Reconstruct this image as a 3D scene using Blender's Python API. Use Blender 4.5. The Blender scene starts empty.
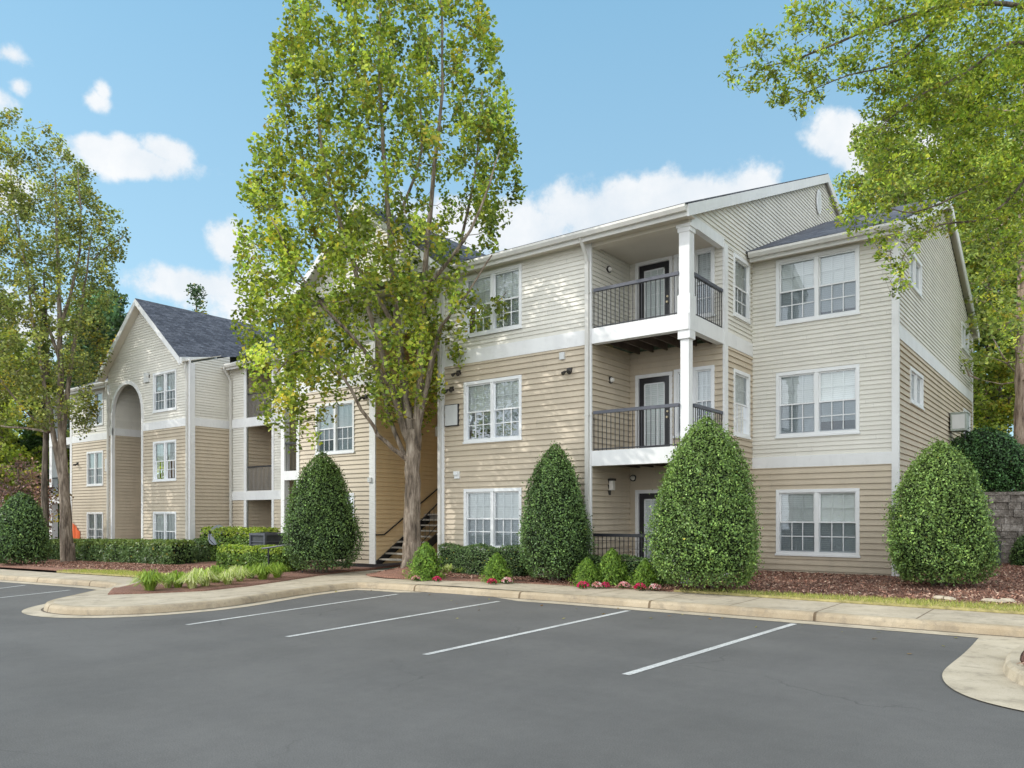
import bpy, bmesh, math, random
import numpy as np
from mathutils import Vector, Matrix
random.seed(7); rng = np.random.default_rng(11)
scene = bpy.context.scene
COL = scene.collection
ZC = 1.8                        # camera eye height above the asphalt
FPX, HOR, CXP = 771.0, 515.0, 512.0
YAW = math.atan2(.606, .7955)
CAMU, CAMV = 3.841, -20.205

# ------------------------------------------------------------------ site survey helpers
D1 = (.7955, -.606); D2 = (.606, .7955)
def at(px, Y, z=0.0):
    """point at depth Y (m from the camera) on the bearing px, height z above asphalt"""
    X = (px - CXP) / FPX * Y
    dx, dy = X - 9.188, Y - 18.4
    return Vector((dx*D1[0] + dy*D1[1], dx*D2[0] + dy*D2[1], z))
def zat(py, Y): return ZC + (HOR - py) * Y / FPX
def asph(u, v): return .0167 * min(0.0, u + 8)
def bed(u, v):
    return asph(u, v) + .15 + .028 * max(0.0, v + 5) + .24 * math.exp(-((u + 11.3)**2 + (v + 4.75)**2) / .9)
def onbed(px, py):
    z = .2
    for _ in range(30):
        Y = (ZC - z) * FPX / (py - HOR); p = at(px, Y); z = bed(p.x, p.y) if p.y < 4 else z
    return Vector((p.x, p.y, z)), Y
def onasph(px, py, off=0):
    z = 0
    for _ in range(30):
        Y = (ZC - z) * FPX / (py - HOR); p = at(px, Y); z = asph(p.x, p.y) + off
    return Vector((p.x, p.y, z))

# ------------------------------------------------------------------ tagging
def tag(o, label=None, cat=None, group=None, kind=None):
    if label: o['label'] = label
    if cat: o['category'] = cat
    if group: o['group'] = group
    if kind: o['kind'] = kind
    return o
def thing(name, loc, label, cat, group=None):
    o = bpy.data.objects.new(name, None); COL.objects.link(o); o.location = loc
    o.empty_display_size = .3
    return tag(o, label, cat, group)
def link(name, me, mat, parent=None):
    """parts are authored in world coordinates; a part of an Empty undoes the Empty's offset"""
    o = bpy.data.objects.new(name, me); COL.objects.link(o)
    if mat and not me.materials: me.materials.append(mat)
    if parent:
        o.parent = parent
        if parent.type == 'EMPTY': o.matrix_parent_inverse = Matrix.Translation(-Vector(parent.location))
    return o

# ------------------------------------------------------------------ materials
def nt(name):
    m = bpy.data.materials.new(name); m.use_nodes = True
    t = m.node_tree; b = t.nodes['Principled BSDF']
    return m, t, b
def N(t, typ, **kw):
    n = t.nodes.new(typ)
    for k, v in kw.items():
        if k in n.inputs: n.inputs[k].default_value = v
        else: setattr(n, k, v)
    return n
def ramp(t, fac, stops):
    r = t.nodes.new('ShaderNodeValToRGB'); e = r.color_ramp.elements
    while len(e) < len(stops): e.new(.5)
    for i, (p, c) in enumerate(stops):
        e[i].position = p; e[i].color = (*c, 1) if len(c) == 3 else c
    t.links.new(fac, r.inputs[0]); return r.outputs[0]
def mix(t, fac, a, b, mode='MIX'):
    m = t.nodes.new('ShaderNodeMix'); m.data_type = 'RGBA'; m.blend_type = mode
    for sock, v in ((m.inputs['Factor'], fac), (m.inputs['A'], a), (m.inputs['B'], b)): pass
    ins = [i for i in m.inputs]
    def put(s, v):
        if isinstance(v, bpy.types.NodeSocket): t.links.new(v, s)
        elif isinstance(v, (int, float)): s.default_value = v
        else: s.default_value = (*v, 1)
    put(ins[0], fac); put(ins[6], a); put(ins[7], b)
    return m.outputs[2]
def pos(t):
    return t.nodes.new('ShaderNodeNewGeometry').outputs['Position']
def noise(t, vec, scale, detail=4, rough=.55, mapscale=None):
    if mapscale:
        mp = t.nodes.new('ShaderNodeMapping'); mp.inputs['Scale'].default_value = mapscale
        t.links.new(vec, mp.inputs[0]); vec = mp.outputs[0]
    n = t.nodes.new('ShaderNodeTexNoise'); n.inputs['Scale'].default_value = scale
    n.inputs['Detail'].default_value = detail; n.inputs['Roughness'].default_value = rough
    t.links.new(vec, n.inputs['Vector']); return n.outputs['Fac']
def bump(t, b, h, dist=.01, strength=.6):
    n = t.nodes.new('ShaderNodeBump'); n.inputs['Distance'].default_value = dist
    n.inputs['Strength'].default_value = strength
    t.links.new(h, n.inputs['Height']); t.links.new(n.outputs[0], b.inputs['Normal'])
def simple(name, col, rough=.6, var=.12, scale=3.0, streak=True, metal=0, spec=.3, dirt=0, bumpd=0, board=0):
    m, t, b = nt(name)
    p = pos(t)
    f = noise(t, p, scale, 5, .6, (1, 1, .35) if streak else None)
    dk = tuple(c * (1 - var) for c in col); lt = tuple(min(1, c * (1 + var * .6)) for c in col)
    c = ramp(t, f, [(.3, dk), (.7, lt)])
    if dirt:
        g = noise(t, p, scale * 3.3, 6, .7, (1, 1, .5))
        g2 = ramp(t, g, [(.52, (0, 0, 0)), (.75, (1, 1, 1))])
        mm = t.nodes.new('ShaderNodeMath'); mm.operation = 'MULTIPLY'; mm.inputs[1].default_value = dirt
        t.links.new(g2, mm.inputs[0])
        c = mix(t, mm.outputs[0], c, tuple(x * .45 for x in col))
    if board:
        sp = t.nodes.new('ShaderNodeSeparateXYZ'); t.links.new(p, sp.inputs[0])
        def mt(op, x, y):
            n_ = t.nodes.new('ShaderNodeMath'); n_.operation = op
            for i_, q_ in enumerate((x, y)):
                if q_ is None: continue
                if isinstance(q_, (int, float)): n_.inputs[i_].default_value = q_
                else: t.links.new(q_, n_.inputs[i_])
            return n_.outputs[0]
        row = mt('FLOOR', mt('DIVIDE', sp.outputs[2], board), None)
        wn = t.nodes.new('ShaderNodeTexWhiteNoise'); wn.noise_dimensions = '1D'; t.links.new(row, wn.inputs['W'])
        al = mt('ADD', mt('DIVIDE', mt('ADD', sp.outputs[0], sp.outputs[1]), 3.66), wn.outputs['Value'])
        pc = mt('FLOOR', al, None)
        w2 = t.nodes.new('ShaderNodeTexWhiteNoise'); w2.noise_dimensions = '2D'
        cb = t.nodes.new('ShaderNodeCombineXYZ'); t.links.new(row, cb.inputs[0]); t.links.new(pc, cb.inputs[1]); t.links.new(cb.outputs[0], w2.inputs['Vector'])
        c = mix(t, 1.0, c, ramp(t, w2.outputs['Value'], [(0, (.945, .945, .94)), (1, (1.03, 1.03, 1.03))]), 'MULTIPLY')
        jn = ramp(t, mt('FRACT', al, None), [(0, (.72, .72, .72)), (.0022, (.80, .80, .80)), (.0035, (1, 1, 1))])
        c = mix(t, 1.0, c, jn, 'MULTIPLY')
        # splash-back soiling near the ground
        low = t.nodes.new('ShaderNodeMapRange'); low.inputs['From Min'].default_value = .15; low.inputs['From Max'].default_value = 1.0; low.inputs['To Min'].default_value = .45; low.inputs['To Max'].default_value = 0
        t.links.new(mt('ADD', sp.outputs[2], mt('MULTIPLY', mt('SUBTRACT', f, .5), 1.2)), low.inputs['Value'])
        c = mix(t, low.outputs[0], c, tuple(x * .55 for x in col))
    t.links.new(c, b.inputs['Base Color'])
    b.inputs['Roughness'].default_value = rough; b.inputs['Metallic'].default_value = metal
    b.inputs['Specular IOR Level'].default_value = spec
    if bumpd: bump(t, b, noise(t, p, 60, 4), bumpd)
    return m
M = {}
EXT, EXL = .146, .110
M['tan'] = simple('tan_vinyl_siding', (.56, .478, .365), .5, .10, 1.1, dirt=.16, board=EXT)
M['tan_shade'] = M['tan']
M['light'] = simple('pale_vinyl_siding', (.72, .695, .625), .5, .06, 1.1, dirt=.09, board=EXL)
M['yellow'] = simple('ochre_vinyl_siding', (.72, .55, .33), .5, .10, 1.3, dirt=.1)
M['white'] = simple('white_trim_paint', (.78, .78, .77), .45, .07, 1.7, dirt=.2)
M['frame'] = simple('white_window_vinyl', (.80, .81, .81), .35, .04, 2)
M['cream'] = simple('cream_soffit_paint', (.66, .61, .52), .55, .06, 1.2)
M['fascia'] = simple('white_gutter_metal', (.62, .605, .56), .4, .10, 1.5, dirt=.2)
M['iron'] = simple('black_iron_paint', (.022, .023, .028), .4, .3, 8, spec=.5)
M['slate'] = simple('slate_rail_cap_paint', (.085, .09, .11), .4, .15, 6, spec=.5)
M['greyrail'] = simple('weathered_grey_rail', (.26, .25, .24), .6, .15, 6)
M['doorblack'] = simple('black_door_paint', (.018, .018, .022), .3, .2, 4, spec=.5)
M['joist'] = simple('weathered_joist_wood', (.10, .075, .06), .8, .4, 4, dirt=.3)
M['tread'] = simple('concrete_stair_tread', (.42, .39, .34), .8, .12, 5)
M['acmetal'] = simple('grey_green_unit_metal', (.36, .40, .36), .5, .15, 3)
M['darkgrey'] = simple('dark_grey_louvre', (.06, .065, .07), .5, .25, 6)
M['dish'] = simple('grey_dish_metal', (.20, .215, .24), .45, .15, 6, spec=.5)
M['lamp'] = simple('bronze_lamp_metal', (.035, .03, .027), .4, .2, 10, spec=.5)
M['bulb'] = simple('frosted_lamp_glass', (.75, .72, .66), .25, .05, 5)
M['orange'] = simple('faded_orange_cloth', (.80, .16, .05), .8, .25, 5)
M['panel'] = simple('pale_panel_paint', (.62, .63, .62), .5, .08, 4)
def paintmat():
    m, t, b = nt('worn_white_road_paint'); p = pos(t)
    c = ramp(t, noise(t, p, 5, 5, .7), [(.3, (.44, .44, .43)), (.7, (.62, .62, .60))])
    wear = ramp(t, noise(t, p, 34, 6, .8), [(.52, (0, 0, 0)), (.62, (.85, .85, .85))])
    c = mix(t, wear, c, (.15, .15, .148))
    c = mix(t, .55, c, ramp(t, noise(t, p, .9, 3), [(.35, (.72, .72, .72)), (.6, (1.1, 1.1, 1.1))]), 'MULTIPLY')
    t.links.new(c, b.inputs['Base Color']); b.inputs['Roughness'].default_value = .85; return m
M['mark'] = paintmat()
M['brass'] = simple('brass_knob', (.5, .42, .28), .3, .1, 4, metal=.8)
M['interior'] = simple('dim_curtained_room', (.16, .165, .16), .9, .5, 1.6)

def blindmat():
    m, t, b = nt('white_slat_blind')
    sep = t.nodes.new('ShaderNodeSeparateXYZ'); t.links.new(pos(t), sep.inputs[0])
    a = t.nodes.new('ShaderNodeMath'); a.operation = 'MULTIPLY'; a.inputs[1].default_value = 1 / .05
    t.links.new(sep.outputs[2], a.inputs[0])
    f = t.nodes.new('ShaderNodeMath'); f.operation = 'FRACT'; t.links.new(a.outputs[0], f.inputs[0])
    c = ramp(t, f.outputs[0], [(0, (.48, .49, .49)), (.25, (.90, .91, .91)), (.9, (.82, .83, .83))])
    n = noise(t, pos(t), .8, 2)
    c = mix(t, ramp(t, n, [(.35, (0, 0, 0)), (.65, (.55, .55, .55))]), c, (.58, .61, .59))
    t.links.new(c, b.inputs['Base Color']); b.inputs['Roughness'].default_value = .6
    return m
M['blind'] = blindmat()
def glassmat(name, tint, gl):
    m = bpy.data.materials.new(name); m.use_nodes = True; t = m.node_tree; t.nodes.clear()
    out = t.nodes.new('ShaderNodeOutputMaterial')
    tr = t.nodes.new('ShaderNodeBsdfTransparent'); tr.inputs[0].default_value = (*tint, 1)
    g = t.nodes.new('ShaderNodeBsdfGlossy'); g.inputs['Roughness'].default_value = .015
    g.inputs[0].default_value = (.95, .97, 1, 1)
    fr = t.nodes.new('ShaderNodeFresnel'); fr.inputs[0].default_value = 1.5
    a = t.nodes.new('ShaderNodeMath'); a.operation = 'MULTIPLY_ADD'; a.inputs[1].default_value = 1.0; a.inputs[2].default_value = gl
    a.use_clamp = True
    t.links.new(fr.outputs[0], a.inputs[0])
    # slightly wavy panes
    nb = t.nodes.new('ShaderNodeBump'); nb.inputs['Distance'].default_value = .004; nb.inputs['Strength'].default_value = .5
    t.links.new(noise(t, pos(t), 1.6, 2), nb.inputs['Height']); t.links.new(nb.outputs[0], g.inputs['Normal'])
    mx = t.nodes.new('ShaderNodeMixShader')
    t.links.new(a.outputs[0], mx.inputs[0]); t.links.new(tr.outputs[0], mx.inputs[1]); t.links.new(g.outputs[0], mx.inputs[2])
    t.links.new(mx.outputs[0], out.inputs[0]); return m
M['glass'] = glassmat('window_glass', (.92, .95, .94), .07)
M['screen'] = glassmat('insect_screen_mesh', (.68, .70, .72), 0.0)

def roofmat():
    m, t, b = nt('grey_asphalt_shingle')
    g = t.nodes.new('ShaderNodeNewGeometry')
    p = g.outputs['Position']
    # run the courses up the slope: use height for rows, horizontal distance for tabs
    sp = t.nodes.new('ShaderNodeSeparateXYZ'); t.links.new(p, sp.inputs[0])
    sm = t.nodes.new('ShaderNodeMath'); sm.operation = 'ADD'
    t.links.new(sp.outputs[0], sm.inputs[0]); t.links.new(sp.outputs[1], sm.inputs[1])
    cb = t.nodes.new('ShaderNodeCombineXYZ'); t.links.new(sm.outputs[0], cb.inputs[0]); t.links.new(sp.outputs[2], cb.inputs[1])
    br = t.nodes.new('ShaderNodeTexBrick'); br.offset = .5
    br.inputs['Scale'].default_value = 1; br.inputs['Brick Width'].default_value = .3; br.inputs['Row Height'].default_value = .075
    br.inputs['Mortar Size'].default_value = .008; br.inputs['Bias'].default_value = -.1
    br.inputs['Color1'].default_value = (.085, .090, .112, 1); br.inputs['Color2'].default_value = (.19, .195, .225, 1)
    br.inputs['Mortar'].default_value = (.05, .05, .06, 1)
    t.links.new(cb.outputs[0], br.inputs['Vector'])
    n = noise(t, p, 5, 6, .75)
    c = mix(t, .75, br.outputs[0], ramp(t, n, [(.35, (.35, .35, .36)), (.65, (1.3, 1.3, 1.3))]), 'MULTIPLY')
    t.links.new(c, b.inputs['Base Color']); b.inputs['Roughness'].default_value = .85
    bump(t, b, noise(t, p, 90, 3), .006); return m
M['roof'] = roofmat()

def asphaltmat():
    m, t, b = nt('asphalt')
    p = pos(t)
    fine = noise(t, p, 90, 3, .7); mid = noise(t, p, 7, 5, .65); big = noise(t, p, .35, 4, .6)
    st = noise(t, p, .8, 5, .65, (1, .22, 1))
    c = ramp(t, big, [(.3, (.109, .106, .102)), (.7, (.143, .139, .134))])
    c = mix(t, .7, c, ramp(t, st, [(.3, (.90, .90, .91)), (.7, (1.08, 1.07, 1.06))]), 'MULTIPLY')
    c = mix(t, .8, c, ramp(t, fine, [(.3, (.6, .6, .6)), (.72, (1.5, 1.5, 1.48))]), 'MULTIPLY')
    c = mix(t, .5, c, ramp(t, mid, [(.35, (.90, .90, .90)), (.65, (1.06, 1.06, 1.06))]), 'MULTIPLY')
    sep = t.nodes.new('ShaderNodeSeparateXYZ'); t.links.new(p, sep.inputs[0])
    # hairline cracks and faint tyre-darkened lanes
    v = t.nodes.new('ShaderNodeTexVoronoi'); v.feature = 'DISTANCE_TO_EDGE'; v.inputs['Scale'].default_value = .22
    wv = t.nodes.new('ShaderNodeVectorMath'); wv.operation = 'ADD'
    wn = t.nodes.new('ShaderNodeTexNoise'); wn.inputs['Scale'].default_value = 1.3; wn.inputs['Detail'].default_value = 6
    t.links.new(p, wn.inputs['Vector']); t.links.new(p, wv.inputs[0]); t.links.new(wn.outputs['Color'], wv.inputs[1]); t.links.new(wv.outputs[0], v.inputs['Vector'])
    crack = ramp(t, v.outputs['Distance'], [(0, (.62, .62, .62)), (.0035, (.95, .95, .95)), (.006, (1, 1, 1))])
    c = mix(t, ramp(t, noise(t, p, .3, 2), [(.5, (0, 0, 0)), (.62, (.8, .8, .8))]), c, mix(t, 1.0, c, crack, 'MULTIPLY'))
    lane = noise(t, p, .5, 3, .5, (.18, 1.4, 1))
    c = mix(t, .6, c, ramp(t, lane, [(.35, (.88, .88, .89)), (.6, (1.03, 1.03, 1.03))]), 'MULTIPLY')
    grit = noise(t, p, 38, 2, .5)
    c = mix(t, ramp(t, grit, [(.74, (0, 0, 0)), (.80, (.8, .8, .8))]), c, (.34, .33, .31))
    t.links.new(c, b.inputs['Base Color']); b.inputs['Roughness'].default_value = .82; b.inputs['Specular IOR Level'].default_value = .25
    bump(t, b, fine, .006, .8); return m
M['asphalt'] = asphaltmat()
def concretemat(name, a, bcol, joints=None):
    m, t, b = nt(name)
    p = pos(t)
    big = noise(t, p, 1.1, 6, .7); fine = noise(t, p, 70, 3, .7)
    c = ramp(t, big, [(.3, a), (.68, bcol)])
    c = mix(t, .5, c, ramp(t, fine, [(.3, (.72, .72, .70)), (.7, (1.2, 1.2, 1.2))]), 'MULTIPLY')
    st = noise(t, p, 3.2, 5, .7)
    c = mix(t, ramp(t, st, [(.5, (0, 0, 0)), (.72, (.75, .75, .75))]), c, (.22, .185, .14))
    sc = noise(t, p, 14, 5, .8)
    c = mix(t, ramp(t, sc, [(.60, (0, 0, 0)), (.72, (.6, .6, .6))]), c, (.13, .12, .105))
    big2 = noise(t, p, .35, 3, .6)
    c = mix(t, .7, c, ramp(t, big2, [(.35, (.82, .81, .80)), (.65, (1.08, 1.08, 1.07))]), 'MULTIPLY')
    if joints:
        sep = t.nodes.new('ShaderNodeSeparateXYZ'); t.links.new(p, sep.inputs[0])
        w = t.nodes.new('ShaderNodeMath'); w.operation = 'MULTIPLY'; w.inputs[1].default_value = 1 / joints; t.links.new(sep.outputs[0], w.inputs[0])
        f = t.nodes.new('ShaderNodeMath'); f.operation = 'FRACT'; t.links.new(w.outputs[0], f.inputs[0])
        c = mix(t, 1.0, c, ramp(t, f.outputs[0], [(0, (.35, .3, .25)), (.012, (.35, .3, .25)), (.02, (1, 1, 1))]), 'MULTIPLY')
    t.links.new(c, b.inputs['Base Color']); b.inputs['Roughness'].default_value = .85
    bump(t, b, fine, .004); return m
M['walk'] = concretemat('pavement_concrete', (.42, .355, .26), (.56, .485, .38), 1.52)
M['curb'] = concretemat('kerb_concrete', (.37, .29, .19), (.51, .425, .305), 3.05)
M['gutter'] = concretemat('gutter_concrete', (.43, .365, .265), (.57, .495, .385))
def mulchmat():
    m, t, b = nt('red_brown_mulch')
    p = pos(t)
    n1 = noise(t, p, 26, 6, .8, (1, 2.4, 1)); n2 = noise(t, p, 1.2, 3)
    c = ramp(t, n1, [(.34, (.085, .042, .030)), (.5, (.27, .135, .095)), (.66, (.46, .27, .19))])
    c = mix(t, .5, c, ramp(t, n2, [(.3, (.75, .75, .75)), (.7, (1.2, 1.15, 1.1))]), 'MULTIPLY')
    t.links.new(c, b.inputs['Base Color']); b.inputs['Roughness'].default_value = .95
    bump(t, b, n1, .04, 1); return m
M['mulch'] = mulchmat()
M['chip'] = None
def stonewall():
    m, t, b = nt('grey_split_face_block')
    sep = t.nodes.new('ShaderNodeSeparateXYZ'); t.links.new(pos(t), sep.inputs[0])
    n1 = noise(t, pos(t), 3.0, 6, .75); n2 = noise(t, pos(t), 25, 5, .75)
    c = ramp(t, n1, [(.3, (.07, .062, .055)), (.5, (.22, .195, .17)), (.68, (.50, .46, .42))])
    c = mix(t, .7, c, ramp(t, n2, [(.3, (.5, .5, .5)), (.7, (1.4, 1.4, 1.4))]), 'MULTIPLY')
    t.links.new(c, b.inputs['Base Color']); b.inputs['Roughness'].default_value = .95
    bump(t, b, n2, .03, 1); return m
M['stone'] = stonewall()
def groundmat():
    m, t, b = nt('rough_grass_and_litter')
    p = pos(t)
    c = ramp(t, noise(t, p, 1.2, 6, .7), [(.3, (.06, .075, .02)), (.55, (.12, .15, .035)), (.75, (.20, .14, .06))])
    t.links.new(c, b.inputs['Base Color']); b.inputs['Roughness'].default_value = 1; return m
M['ground'] = groundmat()
def barkmat(name, a, bb):
    m, t, b = nt(name)
    p = pos(t)
    n = noise(t, p, 9, 6, .7, (1, 1, .16)); n2 = noise(t, p, 1.5, 3)
    c = ramp(t, n, [(.36, tuple(x * .35 for x in a)), (.48, a), (.66, bb)])
    c = mix(t, .5, c, ramp(t, n2, [(.3, (.75, .75, .75)), (.7, (1.2, 1.2, 1.2))]), 'MULTIPLY')
    t.links.new(c, b.inputs['Base Color']); b.inputs['Roughness'].default_value = .95
    bump(t, b, n, .05, 1); return m
M['bark'] = barkmat('tan_grey_bark', (.20, .155, .115), (.42, .35, .28))
M['bark_dark'] = barkmat('dark_brown_bark', (.12, .095, .072), (.27, .22, .17))
M['bark_pine'] = barkmat('pinkish_pine_bark', (.36, .26, .20), (.62, .49, .40))
def leafmat(name, trans=.35, rough=.5, spec=.3):
    m = bpy.data.materials.new(name); m.use_nodes = True; t = m.node_tree
    b = t.nodes['Principled BSDF']; out = t.nodes['Material Output']
    at_ = t.nodes.new('ShaderNodeAttribute'); at_.attribute_name = 'Col'
    t.links.new(at_.outputs['Color'], b.inputs['Base Color'])
    b.inputs['Roughness'].default_value = rough; b.inputs['Specular IOR Level'].default_value = spec
    tl = t.nodes.new('ShaderNodeBsdfTranslucent')
    mu = mix(t, 1.0, at_.outputs['Color'], (1.25, 1.35, .7), 'MULTIPLY'); t.links.new(mu, tl.inputs[0])
    mx = t.nodes.new('ShaderNodeMixShader'); mx.inputs[0].default_value = trans
    t.links.new(b.outputs[0], mx.inputs[1]); t.links.new(tl.outputs[0], mx.inputs[2]); t.links.new(mx.outputs[0], out.inputs[0])
    return m
M['leaf'] = leafmat('tree_leaves', .38)
M['holly'] = leafmat('glossy_holly_leaves', .2, .42, .3)
M['soft'] = leafmat('soft_leaves', .35, .6)
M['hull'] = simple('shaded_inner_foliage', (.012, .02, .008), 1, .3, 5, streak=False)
M['chip'] = leafmat('bark_chip', 0.02, .9)

# ------------------------------------------------------------------ mesh builders
class MB:
    def __init__(s): s.v = []; s.f = []
    def quad(s, a, b, c, d):
        n = len(s.v); s.v += [a, b, c, d]; s.f.append((n, n+1, n+2, n+3))
    def box(s, x0, x1, y0, y1, z0, z1):
        n = len(s.v)
        s.v += [(x, y, z) for z in (z0, z1) for (x, y) in ((x0, y0), (x1, y0), (x1, y1), (x0, y1))]
        s.f += [(n, n+3, n+2, n+1), (n+4, n+5, n+6, n+7), (n, n+1, n+5, n+4), (n+1, n+2, n+6, n+5), (n+2, n+3, n+7, n+6), (n+3, n, n+4, n+7)]
    def prism(s, poly, d):
        """poly: list of 3D points, d: thickness vector"""
        n = len(s.v); k = len(poly); d = Vector(d)
        s.v += [tuple(p) for p in poly] + [tuple(Vector(p) + d) for p in poly]
        s.f.append(tuple(range(n, n+k))[::-1]); s.f.append(tuple(range(n+k, n+2*k)))
        for i in range(k):
            j = (i+1) % k; s.f.append((n+i, n+j, n+k+j, n+k+i))
    def tube(s, pts, rad, seg=8, cap=True):
        pts = [Vector(p) for p in pts]
        if not hasattr(rad, '__len__'): rad = [rad] * len(pts)
        base = len(s.v); prev = None
        for i, p in enumerate(pts):
            d = (pts[min(i+1, len(pts)-1)] - pts[max(i-1, 0)])
            if d.length < 1e-9: d = Vector((0, 0, 1))
            d.normalize()
            if prev is None:
                a = Vector((1, 0, 0)) if abs(d.x) < .8 else Vector((0, 1, 0))
                x = d.cross(a).normalized()
            else: x = (prev - d * prev.dot(d)).normalized()
            prev = x; y = d.cross(x)
            for k in range(seg):
                an = 2*math.pi*k/seg
                s.v.append(tuple(p + (x*math.cos(an) + y*math.sin(an)) * rad[i]))
        for i in range(len(pts)-1):
            for k in range(seg):
                a = base+i*seg+k; b = base+i*seg+(k+1) % seg
                s.f.append((a, b, b+seg, a+seg))
        if cap:
            s.f.append(tuple(range(base, base+seg))[::-1]); e = base+(len(pts)-1)*seg
            s.f.append(tuple(range(e, e+seg)))
    def lathe(s, c, prof, seg=16):
        base = len(s.v)
        for (r, z) in prof:
            for k in range(seg):
                a = 2*math.pi*k/seg; s.v.append((c[0]+r*math.cos(a), c[1]+r*math.sin(a), c[2]+z))
        for i in range(len(prof)-1):
            for k in range(seg):
                a = base+i*seg+k; b = base+i*seg+(k+1) % seg
                s.f.append((a, b, b+seg, a+seg))
    def build(s, name, mat, parent=None, smooth=False, bevel=0):
        me = bpy.data.meshes.new(name); me.from_pydata(s.v, [], s.f)
        bm = bmesh.new(); bm.from_mesh(me)
        if bevel:
            bmesh.ops.remove_doubles(bm, verts=bm.verts, dist=1e-5)
        bmesh.ops.recalc_face_normals(bm, faces=bm.faces); bm.to_mesh(me); bm.free()
        if smooth: me.polygons.foreach_set('use_smooth', [True]*len(me.polygons))
        o = link(name, me, mat, parent)
        if bevel:
            md = o.modifiers.new('bevel', 'BEVEL'); md.width = bevel; md.segments = 2; md.limit_method = 'ANGLE'
        return o

class Fr:
    """wall-local frame: s along wall, n outward, z up (measured height, camera eye = 0)"""
    def __init__(s, kind, k): s.kind = kind; s.k = k
    def w(s, a, n, z):
        if s.kind == 'F': return (a, s.k - n, z + ZC)
        return (s.k + n, a, z + ZC)
    def box(s, mb, a0, a1, n0, n1, z0, z1):
        p = s.w(a0, n0, z0); q = s.w(a1, n1, z1)
        mb.box(min(p[0], q[0]), max(p[0], q[0]), min(p[1], q[1]), max(p[1], q[1]), p[2], q[2])

def subtract(s0, s1, cuts):
    segs = [(s0, s1)]
    for a, b in cuts:
        new = []
        for x, y in segs:
            if b <= x or a >= y: new.append((x, y)); continue
            if a > x: new.append((x, a))
            if b < y: new.append((b, y))
        segs = new
    return segs
def siding(mb, fr, s0, s1, z0, z1, expo, t=.02, holes=(), clip=None):
    """overlapping weatherboard courses as real geometry"""
    zc = z0
    while zc < z1 - 1e-4:
        ze = min(zc + expo, z1)
        zs = sorted({zc, ze} | {h for H in holes for h in (H[2], H[3]) if zc < h < ze})
        for za, zb in zip(zs[:-1], zs[1:]):
            cuts = [(H[0], H[1]) for H in holes if H[2] < zb - 1e-6 and H[3] > za + 1e-6]
            na = t * (1 - (za-zc)/expo); nb = t * (1 - (zb-zc)/expo)
            for a, b in subtract(s0, s1, cuts):
                a0, b0, a1, b1 = a, b, a, b
                if clip:
                    lo, hi = clip(za); lo1, hi1 = clip(zb)
                    a0 = max(a, lo); b0 = min(b, hi); a1 = max(a, lo1); b1 = min(b, hi1)
                    if b0 <= a0: continue
                    if b1 < a1: a1 = b1 = (a1+b1)/2
                mb.quad(fr.w(a0, na, za), fr.w(b0, na, za), fr.w(b1, nb, zb), fr.w(a1, nb, zb))
                if za == zc:
                    mb.quad(fr.w(a0, 0, za), fr.w(b0, 0, za), fr.w(b0, na, za), fr.w(a0, na, za))
        zc = ze

def window(parent, fr, s0, s1, z0, z1, double=True, label=None, grille=True, screen=True, blind=True, fixed=False):
    c = .085
    f = MB()
    fr.box(f, s0, s0+c, -.12, .04, z0, z1); fr.box(f, s1-c, s1, -.12, .04, z0, z1)
    fr.box(f, s0+c, s1-c, -.12, .04, z1-c, z1); fr.box(f, s0+c, s1-c, -.12, .045, z0, z0+c)
    fr.box(f, s0-.02, s1+.02, .002, .06, z0-.03, z0+.02)
    units = []
    if double:
        mid = (s0+s1)/2; mw = .02 if fixed else .05; fr.box(f, mid-mw, mid+mw, -.12, .03, z0+c, z1-c)
        units = [(s0+c, mid-mw), (mid+mw, s1-c)]
    else: units = [(s0+c, s1-c)]
    zm = (z0+z1)/2; r = .035
    g = MB(); gl = MB(); sc = MB()
    for a, b in units:
        for (y0, y1, n0, n1) in ((z0+c, z1-c, -.05, -.015),) if fixed else ((zm-.02, z1-c, -.05, -.015), (z0+c, zm+.02, -.085, -.0505)):
            fr.box(f, a, a+r, n0, n1, y0, y1); fr.box(f, b-r, b, n0, n1, y0, y1)
            fr.box(f, a+r, b-r, n0, n1, y0, y0+r); fr.box(f, a+r, b-r, n0, n1, y1-r, y1)
            nm = (n0+n1)/2
            gl.quad(fr.w(a+r, nm, y0+r), fr.w(b-r, nm, y0+r), fr.w(b-r, nm, y1-r), fr.w(a+r, nm, y1-r))
            if grille:
                for k in (1, 2):
                    x = a + r + (b-a-2*r)*k/3; gn = nm-.003 if (fixed or n1 > -.04) else -.026; fr.box(g, x-.011, x+.011, gn-.009, gn, y0+r, y1-r)
                y = (y0+y1)/2; fr.box(g, a+r, b-r, gn-.011, gn-.001, y-.011, y+.011)
        if screen and not fixed:
            sc.quad(fr.w(a+.01, -.04, z0+c), fr.w(b-.01, -.04, z0+c), fr.w(b-.01, -.04, zm-.02), fr.w(a+.01, -.04, zm-.02))
    w = f.build('window', M['frame'], parent)
    if label: w['label'] = label
    gl.build('pane', M['glass'], w)
    if grille: g.build('grille', M['frame'], w)
    if screen and not fixed: sc.build('insect_screen', M['screen'], w)
    bl = MB()
    rm = MB()
    for a, b in units:
        drop = z0+c if (fixed or random.random() < .62) else z0+c+random.choice((.12, .3, .5, .66))*(z1-z0)*.5
        nb_ = -.095-random.random()*.01
        bl.quad(fr.w(a, nb_, drop), fr.w(b, nb_, drop), fr.w(b, nb_, z1-c), fr.w(a, nb_, z1-c))
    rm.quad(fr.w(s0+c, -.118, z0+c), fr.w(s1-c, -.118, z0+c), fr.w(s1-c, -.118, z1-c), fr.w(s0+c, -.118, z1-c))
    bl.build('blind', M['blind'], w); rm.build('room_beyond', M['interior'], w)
    return w
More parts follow.
